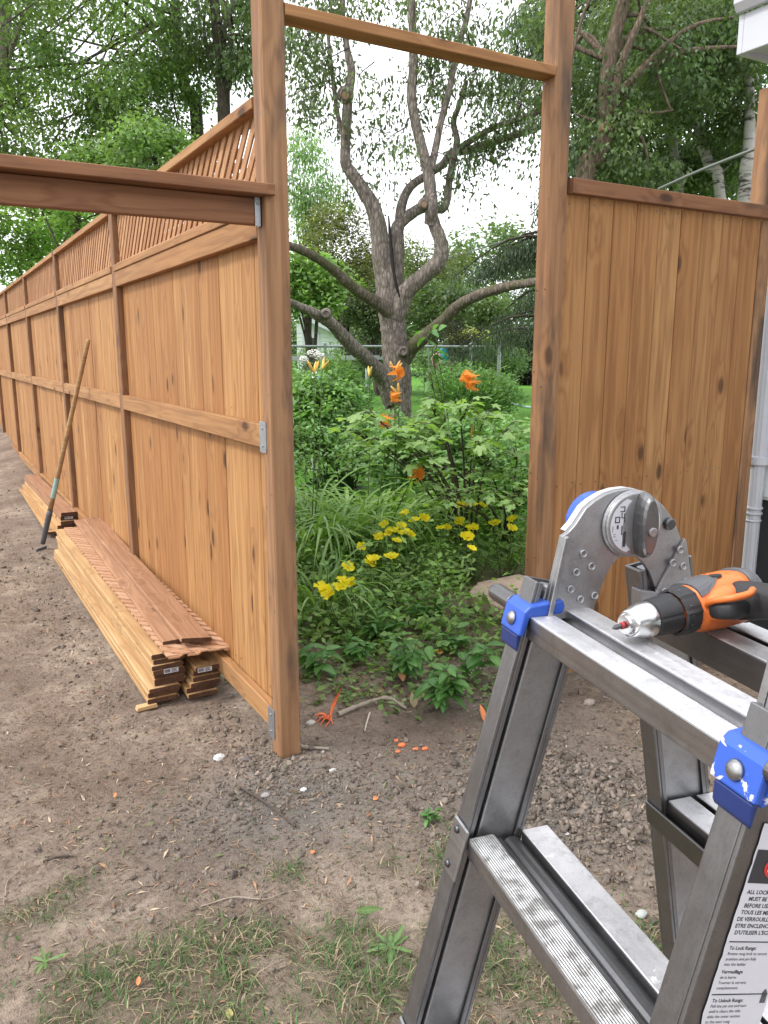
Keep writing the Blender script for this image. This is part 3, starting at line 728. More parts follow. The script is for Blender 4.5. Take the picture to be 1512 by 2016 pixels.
# ------------------------------------------------------------------ folding multi-position ladder
LAZ = rad(12); lr = np.array([math.sin(LAZ), math.cos(LAZ), 0]); lo_ = np.array([math.cos(LAZ), -math.sin(LAZ), 0])
L0 = lr * .679 + lo_ * .62                     # below the hinges, half way across; local x = opening direction, y = rung direction
def text_mesh(s, size, align='LEFT', bold=0.0):
    c = bpy.data.curves.new('print', 'FONT'); c.body = s; c.size = size; c.align_x = align; c.offset = bold; c.resolution_u = 2
    o = bpy.data.objects.new('print', c); COL.objects.link(o); dg = bpy.context.evaluated_depsgraph_get()
    me = bpy.data.meshes.new_from_object(o.evaluated_get(dg)); bpy.data.objects.remove(o); return me
def build_ladder():
    t = thing('folding_ladder', 'aluminium folding ladder with blue rung locks standing open in the foreground', 'ladder', (L0[0], L0[1], 0), -LAZ)
    k = .265; kr = .177
    def frame(side):                          # matrix: x across the stile, z along the stile, origin at top rung height
        if side < 0: z = Vector((k, 0, 1)).normalized(); org = (-.150, 0, 1.271)
        else: z = Vector((-kr, 0, 1)).normalized(); org = (.022, 0, 1.271)
        x = Vector((z.z, 0, -z.x)); return Matrix(((x.x, 0, z.x, org[0]), (0, 1, 0, org[1]), (x.z, 0, z.z, org[2]), (0, 0, 0, 1)))
    foot = -1.271 / math.cos(math.atan(k)); footr = -1.271 / math.cos(math.atan(kr))
    for side in (-1, 1):
        M = frame(side); ft = (foot if side < 0 else footr) + .015
        for s in (1, -1):                     # far (+) and near (-) stiles
            Y = lambda a, b: (s * a, s * b) if s > 0 else (s * b, s * a)
            g = G(); zt = .045
            n0, n1 = (0, .085)
            g.box(n0, n1, *Y(.224, .229), ft, zt, M=M)                         # web
            for a, b in ((n0, n0 + .005), (n1 - .005, n1)): g.box(a, b, *Y(.196, .224), ft, zt, M=M)
            for a, b in ((n0 + .005, n0 + .012), (n1 - .012, n1 - .005)): g.box(a, b, *Y(.196, .1985), ft, zt, M=M)
            st = g.build('stile', ALU_STILE, t, bevel=.0015)
            g = G(); g.box(-.006, .091, *Y(.19, .234), ft - .015, ft + .07, M=M); g.build('rubber_foot', BLACKP, st, bevel=.006)
            g = G(); g.box(.020 if side < 0 else .012, .077, *Y(.2015, .2235), -.62, .042, M=M); g.build('inner_stile', ALU_HINGE, t, bevel=.003)
    # rungs of the near section (facing the camera) and of the far one
    def rung(name, x0, x1, z0, z1, mats, rise=0.0, ledge=None, y=.196, midx=None):
        g = G(); g.box(x0, x1, -y, y, z0, z1)
        g.m[-6:] = [0, 0, 0, 0, 0, 0]
        # order in box(): -x, +x, -y, +y, -z, +z
        g.m[-1] = 1
        if ledge: g.box(*ledge[:2], -y, y, *ledge[2:]); g.m[-1] = 1
        return g.build(name, mats, t, bevel=.0022)
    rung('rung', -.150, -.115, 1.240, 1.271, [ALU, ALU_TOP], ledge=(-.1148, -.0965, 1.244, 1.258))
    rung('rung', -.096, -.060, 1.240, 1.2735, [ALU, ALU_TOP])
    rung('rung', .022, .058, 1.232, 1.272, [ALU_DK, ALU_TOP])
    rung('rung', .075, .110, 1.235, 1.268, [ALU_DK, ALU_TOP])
    for j in range(1, 4):
        dz = -.296 * j; dx = -.0785 * j; dxr = .0545 * j
        g = G(); g.box(-.150 + dx, -.112 + dx, -.190, .190, 1.240 + dz, 1.2705 + dz); g.m[-1] = 1
        rg = g.build('rung', [ALU, ALU_RIDGE], t, bevel=.004)
        g = G()
        g.box(-.1115 + dx, -.099 + dx, -.194, .194, 1.236 + dz, 1.258 + dz)
        g.prism([(-.1115 + dx + .0275 + .0135 * math.cos(a), 1.247 + dz + .0105 * math.sin(a)) for a in np.linspace(0, math.pi, 9)], -.194, .194)
        g.box(-.0985 + dx, -.058 + dx, -.196, .196, 1.234 + dz, 1.246 + dz)
        g.build('groove', ALU_DK, rg, bevel=.001)
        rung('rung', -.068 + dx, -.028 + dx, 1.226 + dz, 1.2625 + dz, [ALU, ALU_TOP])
        M = frame(-1)
        for s in (1, -1):                     # flattened tread ends riveted to the front of the stile
            z = -.3062 * j; g = G(); y0, y1 = (.186, .2285) if s > 0 else (-.2285, -.186)
            g.box(-.005, -.0006, y0, y1, z - .064, z + .010, M=M); e = g.build('tread_end', ALU, rg, bevel=.004)
            for dz2 in (-.052, -.002):
                g = G(); g.lathe([(-.0085, .002), (-.008, .0045), (-.005, .006)], 12, M @ Matrix.Translation((0, s * .212, z + dz2))); g.build('rivet', STEEL_DK, e, smooth=True)
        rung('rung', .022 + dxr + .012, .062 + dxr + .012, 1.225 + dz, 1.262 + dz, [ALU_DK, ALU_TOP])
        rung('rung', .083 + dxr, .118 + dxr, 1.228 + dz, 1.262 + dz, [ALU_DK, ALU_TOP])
        Mr = frame(1); z = -.3 * j
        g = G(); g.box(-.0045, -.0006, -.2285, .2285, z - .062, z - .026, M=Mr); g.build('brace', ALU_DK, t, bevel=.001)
    # hinges: an arched plate, a rear plate, round cap with lever, blue knob outside
    arch = [(-.128, 1.262), (-.106, 1.372), (-.097, 1.377), (-.088, 1.386), (-.074, 1.406), (-.062, 1.415), (-.045, 1.4235), (-.028, 1.4275), (-.010, 1.4285), (.008, 1.425), (.026, 1.416), (.044, 1.402),
            (.058, 1.386), (.068, 1.370), (.076, 1.352), (.040, 1.290), (.034, 1.302), (.027, 1.316), (.018, 1.327), (.008, 1.336), (-.002, 1.341), (-.012, 1.341), (-.021, 1.337), (-.030, 1.329), (-.038, 1.316), (-.045, 1.299), (-.0525, 1.276), (-.057, 1.262)]
    rear = [(.076, 1.358), (.080, 1.352), (.092, 1.30), (.098, 1.262), (.028, 1.262), (.033, 1.287), (.0365, 1.2865)]
    for s in (1, -1):
        g = G(); g.prism(arch, s * .192, s * .2005) if s > 0 else g.prism(arch, s * .2005, s * .192)
        hp = g.build('hinge_plate', ALU_HINGE, t, bevel=.0012)
        g = G(); rim = arch[2:14]                 # folded bright rim along the top of the arch
        inner = [(x * .955 - .0005, 1.375 + (z - 1.375) * .94) for x, z in rim]
        for i in range(len(rim) - 1):
            g.prism([rim[i], rim[i + 1], inner[i + 1], inner[i]], *((.201, .213) if s > 0 else (-.213, -.201)))
        g.build('rim', ALU_TOP, hp)
        g = G(); g.prism(rear, *((.1865, .1915) if s > 0 else (-.1915, -.1865))); rp = g.build('hinge_arm', ALU_HINGE, t, bevel=.001)
        g = G(); g.prism([(-.1285, 1.262), (-.1065, 1.372), (-.1015, 1.3735), (-.121, 1.262)], *((.183, .1915) if s > 0 else (-.1915, -.183))); g.build('flange', ALU, hp, bevel=.001)
        g = G(); g.prism([(.0335, 1.288), (.0105, 1.292), (.012, 1.262), (.030, 1.255)], *((.186, .205) if s > 0 else (-.205, -.186))); g.build('tab', ALU_HINGE, rp, bevel=.001)
        yv = .191 * s
        for (x, z), par in [(p, hp) for p in [(-.075, 1.348), (-.062, 1.330), (-.084, 1.324), (-.091, 1.302), (-.076, 1.287), (-.055, 1.290)]] + [(p, rp) for p in [(.069, 1.343), (.059, 1.326), (.076, 1.320), (.082, 1.298), (.049, 1.287), (.055, 1.30)][:5]]:
            yo = yv if par is hp else .1858 * s
            g = G(); D = Matrix.Translation((x, yo + .0008 * s, z)) @ Matrix.Rotation(-s * math.pi / 2, 4, 'Z')
            g.lathe([(0, .0056), (.0022, .0052), (.0030, .0044), (.0026, .0036), (.0010, .0026), (.0009, .001)], 14, D); g.build('rivet', ALU, par, smooth=False)
        cx, cz = -.006, 1.383
        D = Matrix.Translation((cx, .191 * s, cz)) @ Matrix.Rotation(-s * math.pi / 2, 4, 'Z')
        g = G(); g.lathe([(0, .0445), (.003, .0445), (.004, .0425), (.0075, .0422), (.0088, .0405), (.009, .005)], 40, D); cap = g.build('hinge_cap', ALU_HINGE, t, bevel=.0008)
        yf = .191 * s - s * .0093
        def crescent(a0, a1, r0, r1, name, mat, par, dy=0.0):
            g = G(); A = np.linspace(rad(a0), rad(a1), 14); y0 = yf - s * dy
            out = [(cx + r1 * math.cos(a), cz + r1 * math.sin(a)) for a in A]; inn = [(cx + r0 * math.cos(a) * .55, cz + r0 * math.sin(a)) for a in A]
            v = [(p[0], y0, p[1]) for p in out + inn]; n = len(A)
            g.add(v, [(i, i + 1, n + i + 1, n + i) if s < 0 else (n + i, n + i + 1, i + 1, i) for i in range(n - 1)]); return g.build(name, mat, par)
        lb = crescent(112, 252, .034, .0375, 'instruction_label', WHITE, cap); crescent(-62, 62, .033, .0375, 'instruction_label', WHITE, cap)
        if s > 0:
            g = G()
            def mk(x0, x1, z0, z1): g.box(cx + x0, cx + x1, yf - .0006, yf - .0003, cz + z0, cz + z1)
            for q in [(-.024, -.017, .024, .0252), (-.0182, -.017, .018, .0252), (-.024, -.017, .018, .0192), (-.022, -.0208, .010, .017), (-.018, -.0168, .004, .016), (-.021, -.017, .0098, .011), (-.031, -.024, .011, .0122), (-.031, -.0298, .004, .0122), (-.031, -.024, .004, .0052), (-.0252, -.024, .004, .0122),
                      (-.034, -.0335, -.008, .000), (-.028, -.0255, -.004, .001), (-.021, -.0195, -.012, .0), (-.0175, -.014, -.028, -.008), (-.0185, -.018, -.030, -.010), (-.033, -.029, -.014, -.0135), (-.033, -.029, -.011, -.0105), (-.030, -.026, -.019, -.0185)]: mk(*q)
            for k2 in range(5): mk(.026, .031, .012 - k2 * .005, .0135 - k2 * .005)
            g.build('printed_marks', PRINT, lb)
        # lever knob
        lens = [(.014 * math.sin(a) * (1 if math.sin(a) > 0 else .85) + .008, .043 * math.cos(a)) for a in np.linspace(0, 2 * math.pi, 22)[:-1]]
        g = G(); n = len(lens)
        rings = [(0, 1.0), (.010, 1.0), (.018, .93), (.022, .82)]
        v = [(cx + x * q + .008 * (1 - q), yf - s * dd, cz + z * q) for dd, q in rings for x, z in lens]
        fcs = [(r_ * n + i, r_ * n + (i + 1) % n, (r_ + 1) * n + (i + 1) % n, (r_ + 1) * n + i) for r_ in range(3) for i in range(n)] + [tuple(3 * n + i for i in range(n))]
        g.add(v, fcs if s < 0 else [q[::-1] for q in fcs]); kn = g.build('lever', ALU_DK, cap, bevel=.001)
        g = G(); g.lathe([(.0, .0062), (.0242, .0062), (.0248, .005)], 16, Matrix.Translation((cx + .010, yf, cz - .006)) @ Matrix.Rotation(-s * math.pi / 2, 4, 'Z')); g.build('bolt', ALU, kn)
        g = G(); g.lathe([(0, .0085), (.006, .0080), (.008, .006)], 18, Matrix.Translation((.052, .1925 * s, 1.379)) @ Matrix.Rotation(-s * math.pi / 2, 4, 'Z')); g.build('stop_pin', STEEL_DK, hp)
        g = G(); g.lathe([(.010, .020), (.026, .022), (.030, .036), (.036, .040), (.050, .040), (.056, .036)], 36, Matrix.Translation((cx - .022, .2 * s, cz - .006)) @ Matrix.Rotation(s * math.pi / 2, 4, 'Z')); g.build('hinge_knob', BLUE, t, smooth=False, bevel=.001)
    # blue rung locks with pull pins at the ends of the top rung
    M = frame(-1)
    for s in (1, -1):
        Y = lambda a, b: (s * a, s * b) if s > 0 else (s * b, s * a)
        P = BLUE_P if s < 0 else BLUE
        g = G(); g.prism([(-.010, -.027), (-.010, .005), (-.004, .014), (.040, .030), (.046, .022), (.044, .012), (.0, -.002), (-.001, -.027)], *Y(.186, .2385), M=M)
        g.prism([(.0, -.002), (.044, .012), (.04, .0), (.0, -.03)], *Y(.2296, .2385), M=M)
        lk = g.build('rung_lock', P, t, bevel=.0025)
        g = G(); g.prism([(-.009, -.0272), (-.001, -.0272), (-.001, -.050), (-.005, -.045)], *Y(.192, .236), M=M); g.build('lower_guard', NAVY, lk, bevel=.002)
        g = G(); g.lathe([(0, .0095), (.003, .0085), (.006, .005)], 16, M @ Matrix.Translation((-.010, s * .212, -.010)) @ Matrix.Rotation(math.pi, 4, 'Z')); g.build('rivet', ALU, lk, smooth=True)
        g = G(); g.lathe([(.0, .0125), (.052, .0125), (.058, .0115), (.060, .008)], 22, M @ Matrix.Translation((.002, s * .236, .004)) @ Matrix.Rotation(s * math.pi / 2, 4, 'Z')); g.build('pull_pin', ALU_DK, lk, smooth=False, bevel=.001)
        # warning sticker on the far rear stile, and the big instruction label on the near stile
    Mr = frame(1)
    g = G(); g.box(.024, .066, .2225, .2238, -.245, -.185, M=Mr); ws = g.build('warning_sticker', GALV, t)
    g = G()
    for q in ((.027, .063, -.2405, -.239), (.027, .063, -.191, -.1895), (.027, .0285, -.2405, -.1895), (.0615, .063, -.2405, -.1895), (.036, .054, -.212, -.208), (.040, .050, -.222, -.219)): g.box(*q[:2], .2219, .2224, *q[2:], M=Mr)
    g.build('printed_marks', PRINT, ws)
    lab0, lab1 = .017, .0842; ztop, zbot = -.045, -.50; yl = -.2295
    outl = [(lab0, ztop)]; zz = ztop
    while zz > zbot:
        outl.append((lab0 + (.0003 if zz > -.22 else .0011) * R.standard_normal() + (.0015 if zz < -.22 else 0) + (.0025 if zz < -.30 else 0), zz)); zz -= .006
    outl += [(lab0, zbot), (lab1, zbot), (lab1, ztop)]
    g = G(); g.add([M @ Vector((x, yl - .0008, z)) for x, z in outl], [tuple(range(len(outl)))]); lbl = g.build('instruction_label', WHITE, t)
    g = G(); g.box(lab0 + .002, lab1, yl - .0014, yl - .0009, -.098, -.068, M=M); pn = g.build('black_field', PRINT, lbl)
    g = G()
    g.add([M @ Vector((.052 + .0212 * math.cos(a), yl - .0019, -.083 + .0125 * math.sin(a))) for a in np.linspace(0, 2 * math.pi, 28)[:-1]], [tuple(range(27))])
    ov = g.build('red_oval', REDP, pn)
    TM = M @ Matrix(((1, 0, 0, 0), (0, 0, -1, 0), (0, 1, 0, 0), (0, 0, 0, 1)))     # text x -> across, text y -> along the stile
    def put(s, x, z, size, par, mat, dy=.0016, bold=0.0):
        me = text_mesh(s, size, 'LEFT', bold); me.materials.append(mat)
        link('lettering', me, par, M=TM @ Matrix.Translation((x, z, -yl + dy)))
    put('Davidson', .0335, -.0865, .0105, ov, WHITE, .0026, .0001)
    g = G()
    z = -.108
    for s_, x in (('ALL LOCKING DEVICES', .022), ('MUST BE ENGAGED', .026), ('BEFORE USING', .0235), ('TOUS LES MECANISMES', .0225), ('DE VERROUILLAGE', .0205), ('ETRE ENCLENCHES AVANT', .021), ("D'UTILISER L'ECHELLE", .0225)):
        put(s_, x, z, .0052, lbl, PRINT, .0010, .00012); z -= .0062
    def rule(z): 
        gg = G(); gg.box(lab0 + .003, lab1 - .003, yl - .0013, yl - .0008, z, z + .0008, M=M); gg.build('ruled_line', PRINT, lbl)
    z -= .001; rule(z); z -= .007
    for blk in (['To Lock Rungs:', 'Rotate rung lock to secure', 'position and pin fully', 'into the ladder'], ['Verrouillage', 'de la barre:', 'Tourner la serrure', 'completement'], None, ['To Unlock Rungs:', 'Pull the pin out and turn', 'until it clears the stile', 'slide the outer section', 'to the next rung', 'and lock again'],
                ['Deverrouillage', 'de la barre:', 'Tirer la goupille et', 'tourner la serrure', 'glisser la section', 'au barreau suivant', 'verrouiller encore']):
        if blk is None: rule(z + .002); z -= .005; continue
        for i, s_ in enumerate(blk):
            put(s_, .0225, z, .0047 if i == 0 else .0040, lbl, PRINT, .0010, .00012 if i == 0 else .00002); z -= .0050
        z -= .0022
    for zc in (-.205, -.275):                 # small hand pictogram at the right of the text
        g = G()
        for q in range(5): g.box(.0755 + q * .0012, .0763 + q * .0012, yl - .0013, yl - .0008, zc, zc + .006 + .002 * math.sin(q), M=M)
        g.box(.0755, .0813, yl - .0013, yl - .0008, zc - .005, zc, M=M); g.build('hand_pictogram', GREYP, lbl)
    # the section is 374 mm wide inside: bring both sides in by 9 mm
    for o in list(COL.objects):
        r_ = o
        while r_.parent: r_ = r_.parent
        if r_ is not t or o.type != 'MESH': continue
        if o.name.startswith('lettering'): o.matrix_basis = Matrix.Translation((0, .013, 0)) @ o.matrix_basis; continue
        co = np.empty(len(o.data.vertices) * 3, np.float32); o.data.vertices.foreach_get('co', co); co = co.reshape(-1, 3)
        co[:, 1] += np.where(co[:, 1] > 0, -.009, .013); o.data.vertices.foreach_set('co', co.ravel()); o.data.update()
build_ladder()

# ------------------------------------------------------------------ cordless drill lying on the top rungs
def build_drill():
    def lw(s, o, z): return Vector(lr * (s + .67) + lo_ * (o + .62) + np.array([0, 0, z]))
    tip = lw(.067, -.086, 1.2965); back = lw(.090, .0945, 1.3095)
    X = (tip - back).normalized(); Yh = Vector(-lr * 1.0 + np.array([0, 0, .22])); Yh = (Yh - X * Yh.dot(X)).normalized(); Z = X.cross(Yh)
    if Z.z < 0: Z = -Z
    B = Matrix(((X.x, Yh.x, Z.x, tip.x), (X.y, Yh.y, Z.y, tip.y), (X.z, Yh.z, Z.z, tip.z), (0, 0, 0, 1)))   # origin at the chuck mouth
    t = thing('cordless_drill', 'orange and black cordless drill lying on its side on the ladder top', 'drill'); t.matrix_basis = B
    g = G(); g.lathe([(.004, .012), (.006, .0145), (.0, .0168), (-.009, .0198), (-.018, .0212), (-.024, .0212), (-.0262, .020)], 36); ck = g.build('chuck', CHROME, t, smooth=True)
    g = G(); g.lathe([(.0105, .0075), (.0105, .0108), (.0035, .0118), (.003, .0075)], 26); g.build('chuck_nose', CHROME, ck)
    g = G(); g.lathe([(.0060, .004), (.0065, .0095), (.0045, .010)], 20); g.build('chuck_mouth', BLACKP, ck)
    g = G(); g.lathe([(-.005, .0030), (.011, .0030), (.0113, .0042), (.0150, .0042), (.0153, .003)], 14); g.build('bit_ring', REDB, ck)
    g = G(); g.lathe([(.0, .0028), (.014, .0026), (.0155, .0031), (.022, .0031), (.027, .0012), (.028, .0004)], 12); g.build('driver_bit', STEEL_DK, t, smooth=True)
    g = G(); n = 48
    def ribs(t0, t1, r, amp): return [(t0, r), (t1, r)]
    prof = [(-.0264, .0200), (-.027, .0216), (-.032, .0222), (-.058, .0238), (-.0595, .0225)]
    v = []; f = []
    for tt, r in prof:
        for i in range(n): 
            a = 2 * math.pi * i / n; q = r * (1 - .035 * (i % 8 == 0)); v.append((tt, q * math.cos(a), q * math.sin(a)))
    for j in range(len(prof) - 1):
        for i in range(n): f.append((j * n + i, (j + 1) * n + i, (j + 1) * n + (i + 1) % n, j * n + (i + 1) % n))
    g.add(v, [q[::-1] for q in f]); g.build('chuck_sleeve', BLACKP, t)
    g = G(); prof = [(-.060, .0245), (-.0615, .0272), (-.066, .0282), (-.080, .0290), (-.082, .0275)]; v = []; f = []
    for tt, r in prof:
        for i in range(n):
            a = 2 * math.pi * i / n; q = r * (1 + (.05 if i % 6 < 1 else 0)); v.append((tt, q * math.cos(a), q * math.sin(a)))
    for j in range(len(prof) - 1):
        for i in range(n): f.append((j * n + i, j * n + (i + 1) % n, (j + 1) * n + (i + 1) % n, (j + 1) * n + i))
    g.add(v, f); cr = g.build('torque_collar', BLACKP, t)
    g = G()
    for a in range(0, 360, 24):
        D = Matrix.Rotation(rad(a), 4, 'X'); g.box(-.0685, -.0645, -.0007, .0007, .0281, .0286, M=D)
    g.build('collar_marks', GREYP, cr)
    # body: rounded housing, cross-sections swept along x
    def loft(name, secs, mat, par, nn=24, bev=0):
        g = G(); v = []; 
        for (x, yc, ry, rz, e) in secs:
            for i in range(nn):
                a = 2 * math.pi * i / nn; c, s = math.cos(a), math.sin(a)
                v.append((x, yc + ry * math.copysign(abs(c) ** e, c), rz * math.copysign(abs(s) ** e, s)))
        f = [(j * nn + i, j * nn + (i + 1) % nn, (j + 1) * nn + (i + 1) % nn, (j + 1) * nn + i) for j in range(len(secs) - 1) for i in range(nn)]
        f += [tuple(range(nn))[::-1], tuple((len(secs) - 1) * nn + i for i in range(nn))]
        g.add(v, f); return g.build(name, mat, par, smooth=True)
    bd = loft('body', [(-.0815, 0, .026, .026, .9), (-.083, .0, .029, .0285, .85), (-.095, .001, .031, .030, .75), (-.120, .0, .0325, .032, .7), (-.150, -.001, .033, .0325, .7), (-.160, -.001, .0325, .032, .7), (-.162, 0, .031, .030, .75)], ORANGE, t)
    loft('motor_cap', [(-.1622, 0, .030, .029, .75), (-.163, 0, .0345, .0338, .75), (-.170, 0, .0345, .0338, .75), (-.180, 0, .031, .030, .8), (-.186, 0, .024, .023, .9)], GREYP, t)
    # grey gearbox cover wedge on the upper side
    g = G(); n2 = 10; v = []
    for x, a0, a1, r in ((-.0832, 25, 150, .0305), (-.094, 28, 150, .0322), (-.108, 45, 125, .0335), (-.120, 62, 100, .0338)):
        for i in range(n2):
            a = rad(a0 + (a1 - a0) * i / (n2 - 1)); v.append((x, r * math.copysign(abs(math.cos(a)) ** .75, math.cos(a)), r * abs(math.sin(a)) ** .75))
    g.add(v, [(j * n2 + i, j * n2 + i + 1, (j + 1) * n2 + i + 1, (j + 1) * n2 + i) for j in range(3) for i in range(n2 - 1)]); cv = g.build('gear_cover', GREYP, bd)
    sm = cv.modifiers.new('thick', 'SOLIDIFY'); sm.thickness = .003; sm.offset = 1
    # handle: oval grip towards +y, slightly swept, trigger in front of it
    def sweep(name, secs, mat, par, nn=22):
        g = G(); v = []
        for (y, xc, rx, rz, e) in secs:
            for i in range(nn):
                a = 2 * math.pi * i / nn; c, s = math.cos(a), math.sin(a)
                v.append((xc + rx * math.copysign(abs(c) ** e, c), y, rz * math.copysign(abs(s) ** e, s)))
        f = [(j * nn + i, (j + 1) * nn + i, (j + 1) * nn + (i + 1) % nn, j * nn + (i + 1) % nn) for j in range(len(secs) - 1) for i in range(nn)]
        f += [tuple(range(nn)), tuple((len(secs) - 1) * nn + i for i in range(nn))[::-1]]
        g.add(v, f); return g.build(name, mat, par, smooth=True)
    sweep('neck', [(.015, -.120, .035, .0235, .8), (.030, -.119, .032, .022, .8), (.038, -.114, .022, .019, .8), (.044, -.108, .012, .014, .85)], ORANGE, t)
    hd = sweep('grip', [(.022, -.141, .0215, .0235, .85), (.040, -.143, .0235, .0225, .85), (.060, -.144, .0220, .0205, .85), (.085, -.146, .0205, .0195, .85), (.115, -.148, .0205, .0195, .85), (.130, -.146, .026, .022, .8)], BLACKP, t)
    sweep('battery', [(.1305, -.140, .040, .034, .5), (.133, -.140, .044, .037, .45), (.170, -.138, .046, .037, .45), (.178, -.138, .042, .034, .5)], BLACKP, t)
    tr = sweep('trigger', [(.034, -.098, .012, .0095, .7), (.036, -.096, .0135, .0110, .7), (.050, -.0965, .0150, .0112, .7), (.062, -.1005, .0145, .0108, .7), (.065, -.103, .012, .009, .7)], BLACKP, t)
    pts, rs = smooth_path([(-.088, .030, .006), (-.083, .045, .012), (-.090, .066, .015), (-.108, .072, .016), (-.122, .066, .018)], [.0045, .0042, .0042, .0042, .0042], 5)
    g = G(); g.tube(pts, rs, 8); g.build('trigger_guard', ORANGE, t, smooth=True)
    g = G(); g.lathe([(0, .0085), (.003, .008), (.0035, .006)], 6, Matrix.Translation((-.1235, .012, .0305)) @ Matrix.Rotation(-math.pi / 2, 4, 'Y')); g.build('direction_switch', BLACKP, bd)
    g = G()
    for i in range(4): g.box(-.118 - .009 * i, -.1135 - .009 * i, -.020, -.010, .0306, .0312)
    g.build('embossed_marks', simple('orange_relief', (.50, .11, .02), .5), bd)
    g = G(); g.add([(-.150, .004, .0322), (-.150, .022, .0285), (-.141, .012, .0318)], [(0, 1, 2)]); g.build('arrow_mark', simple('dark_orange_mark', (.42, .09, .018), .5), bd)
build_drill()

# ------------------------------------------------------------------ loose ground cover: grass, clods, litter (nobody could count these)
def rot_rand(n):
    q = R.standard_normal((n, 4)); q /= np.linalg.norm(q, axis=1, keepdims=True); w, x, y, z = q.T
    return np.stack([np.stack([1 - 2 * (y * y + z * z), 2 * (x * y - z * w), 2 * (x * z + y * w)], -1), np.stack([2 * (x * y + z * w), 1 - 2 * (x * x + z * z), 2 * (y * z - x * w)], -1), np.stack([2 * (x * z - y * w), 2 * (y * z + x * w), 1 - 2 * (x * x + y * y)], -1)], 1)
def blades(px, py, ln, wd, lean, cols, z=None):
    n = len(px); z0 = hgt(px, py) - .002 if z is None else z; a = R.uniform(0, 6.283, n); dx, dy = np.cos(a), np.sin(a); sx, sy = -dy, dx
    def P(t, side):                            # t along blade
        u = lean * t * t * ln; h = ln * t * (1 - .45 * lean * t); w = wd * (1 - t * .75) * side
        return np.stack([px + dx * u + sx * w, py + dy * u + sy * w, z0 + np.maximum(h, .001)], 1)
    V = np.stack([P(0, 1), P(0, -1), P(.55, 1), P(.55, -1), P(1, 0)], 1).reshape(-1, 3); b = np.arange(n)[:, None] * 5
    F = np.concatenate([b + [0, 1, 3], b + [0, 3, 2], b + [2, 3, 4]], 0)
    return V, F, np.concatenate([cols, cols, cols], 0)
def build_grass():
    n = 260000; x = R.uniform(-.6, 2.6, n); y = R.uniform(.9, 2.75, n)
    g = grass_mask(x, y) * (.25 + 1.1 * fbm(x * 9, y * 9, 77, 3)); k = R.random(n) < np.clip(g - .10, 0, 1) * .22 + .007
    x, y, g = x[k], y[k], g[k]; n = len(x)
    tuft = fbm(x * 5, y * 5, 91, 3); ln = R.uniform(.014, .048, n) * (.6 + .8 * g); lean = R.uniform(.25, 1.5, n)
    dry = (R.random(n) < .30 - .3 * (tuft - .5)); c = np.where(dry[:, None], [.33, .27, .18], [.085, .155, .055]) * R.uniform(.6, 1.5, (n, 1))
    lean[dry] += .5
    V, F, C = blades(x, y, ln, R.uniform(.0011, .0024, n), lean, c)
    link('grass', mesh_np('grass', V, F, [GRASS], C), kind='stuff')
    n = 26000; x = R.uniform(2.4, 11, n); y = R.uniform(5.6, 14, n); d = np.hypot(x, y); k = (d < 13)
    x, y = x[k], y[k]; n = len(x); c = np.array([.10, .235, .045]) * R.uniform(.6, 1.4, (n, 1))
    V, F, C = blades(x, y, R.uniform(.04, .11, n), R.uniform(.002, .005, n), R.uniform(.2, 1., n), c)
    link('garden_grass', mesh_np('garden_grass', V, F, [GRASS], C), kind='stuff')
build_grass()
def ico(sub=0):
    t = (1 + 5 ** .5) / 2
    v = np.array([(-1, t, 0), (1, t, 0), (-1, -t, 0), (1, -t, 0), (0, -1, t), (0, 1, t), (0, -1, -t), (0, 1, -t), (t, 0, -1), (t, 0, 1), (-t, 0, -1), (-t, 0, 1)], float); v /= np.linalg.norm(v[0])
    f = [(0, 11, 5), (0, 5, 1), (0, 1, 7), (0, 7, 10), (0, 10, 11), (1, 5, 9), (5, 11, 4), (11, 10, 2), (10, 7, 6), (7, 1, 8), (3, 9, 4), (3, 4, 2), (3, 2, 6), (3, 6, 8), (3, 8, 9), (4, 9, 5), (2, 4, 11), (6, 2, 10), (8, 6, 7), (9, 8, 1)]
    for _ in range(sub):
        vs = [tuple(p) for p in v]; idx = {}; nf = []
        def mid(a, b):
            key = (min(a, b), max(a, b))
            if key not in idx: p = np.array(vs[a]) + np.array(vs[b]); vs.append(tuple(p / np.linalg.norm(p))); idx[key] = len(vs) - 1
            return idx[key]
        for a, b, c in f: ab, bc, ca = mid(a, b), mid(b, c), mid(c, a); nf += [(a, ab, ca), (b, bc, ab), (c, ca, bc), (ab, bc, ca)]
        v, f = np.array(vs), nf
    return v, np.array(f)
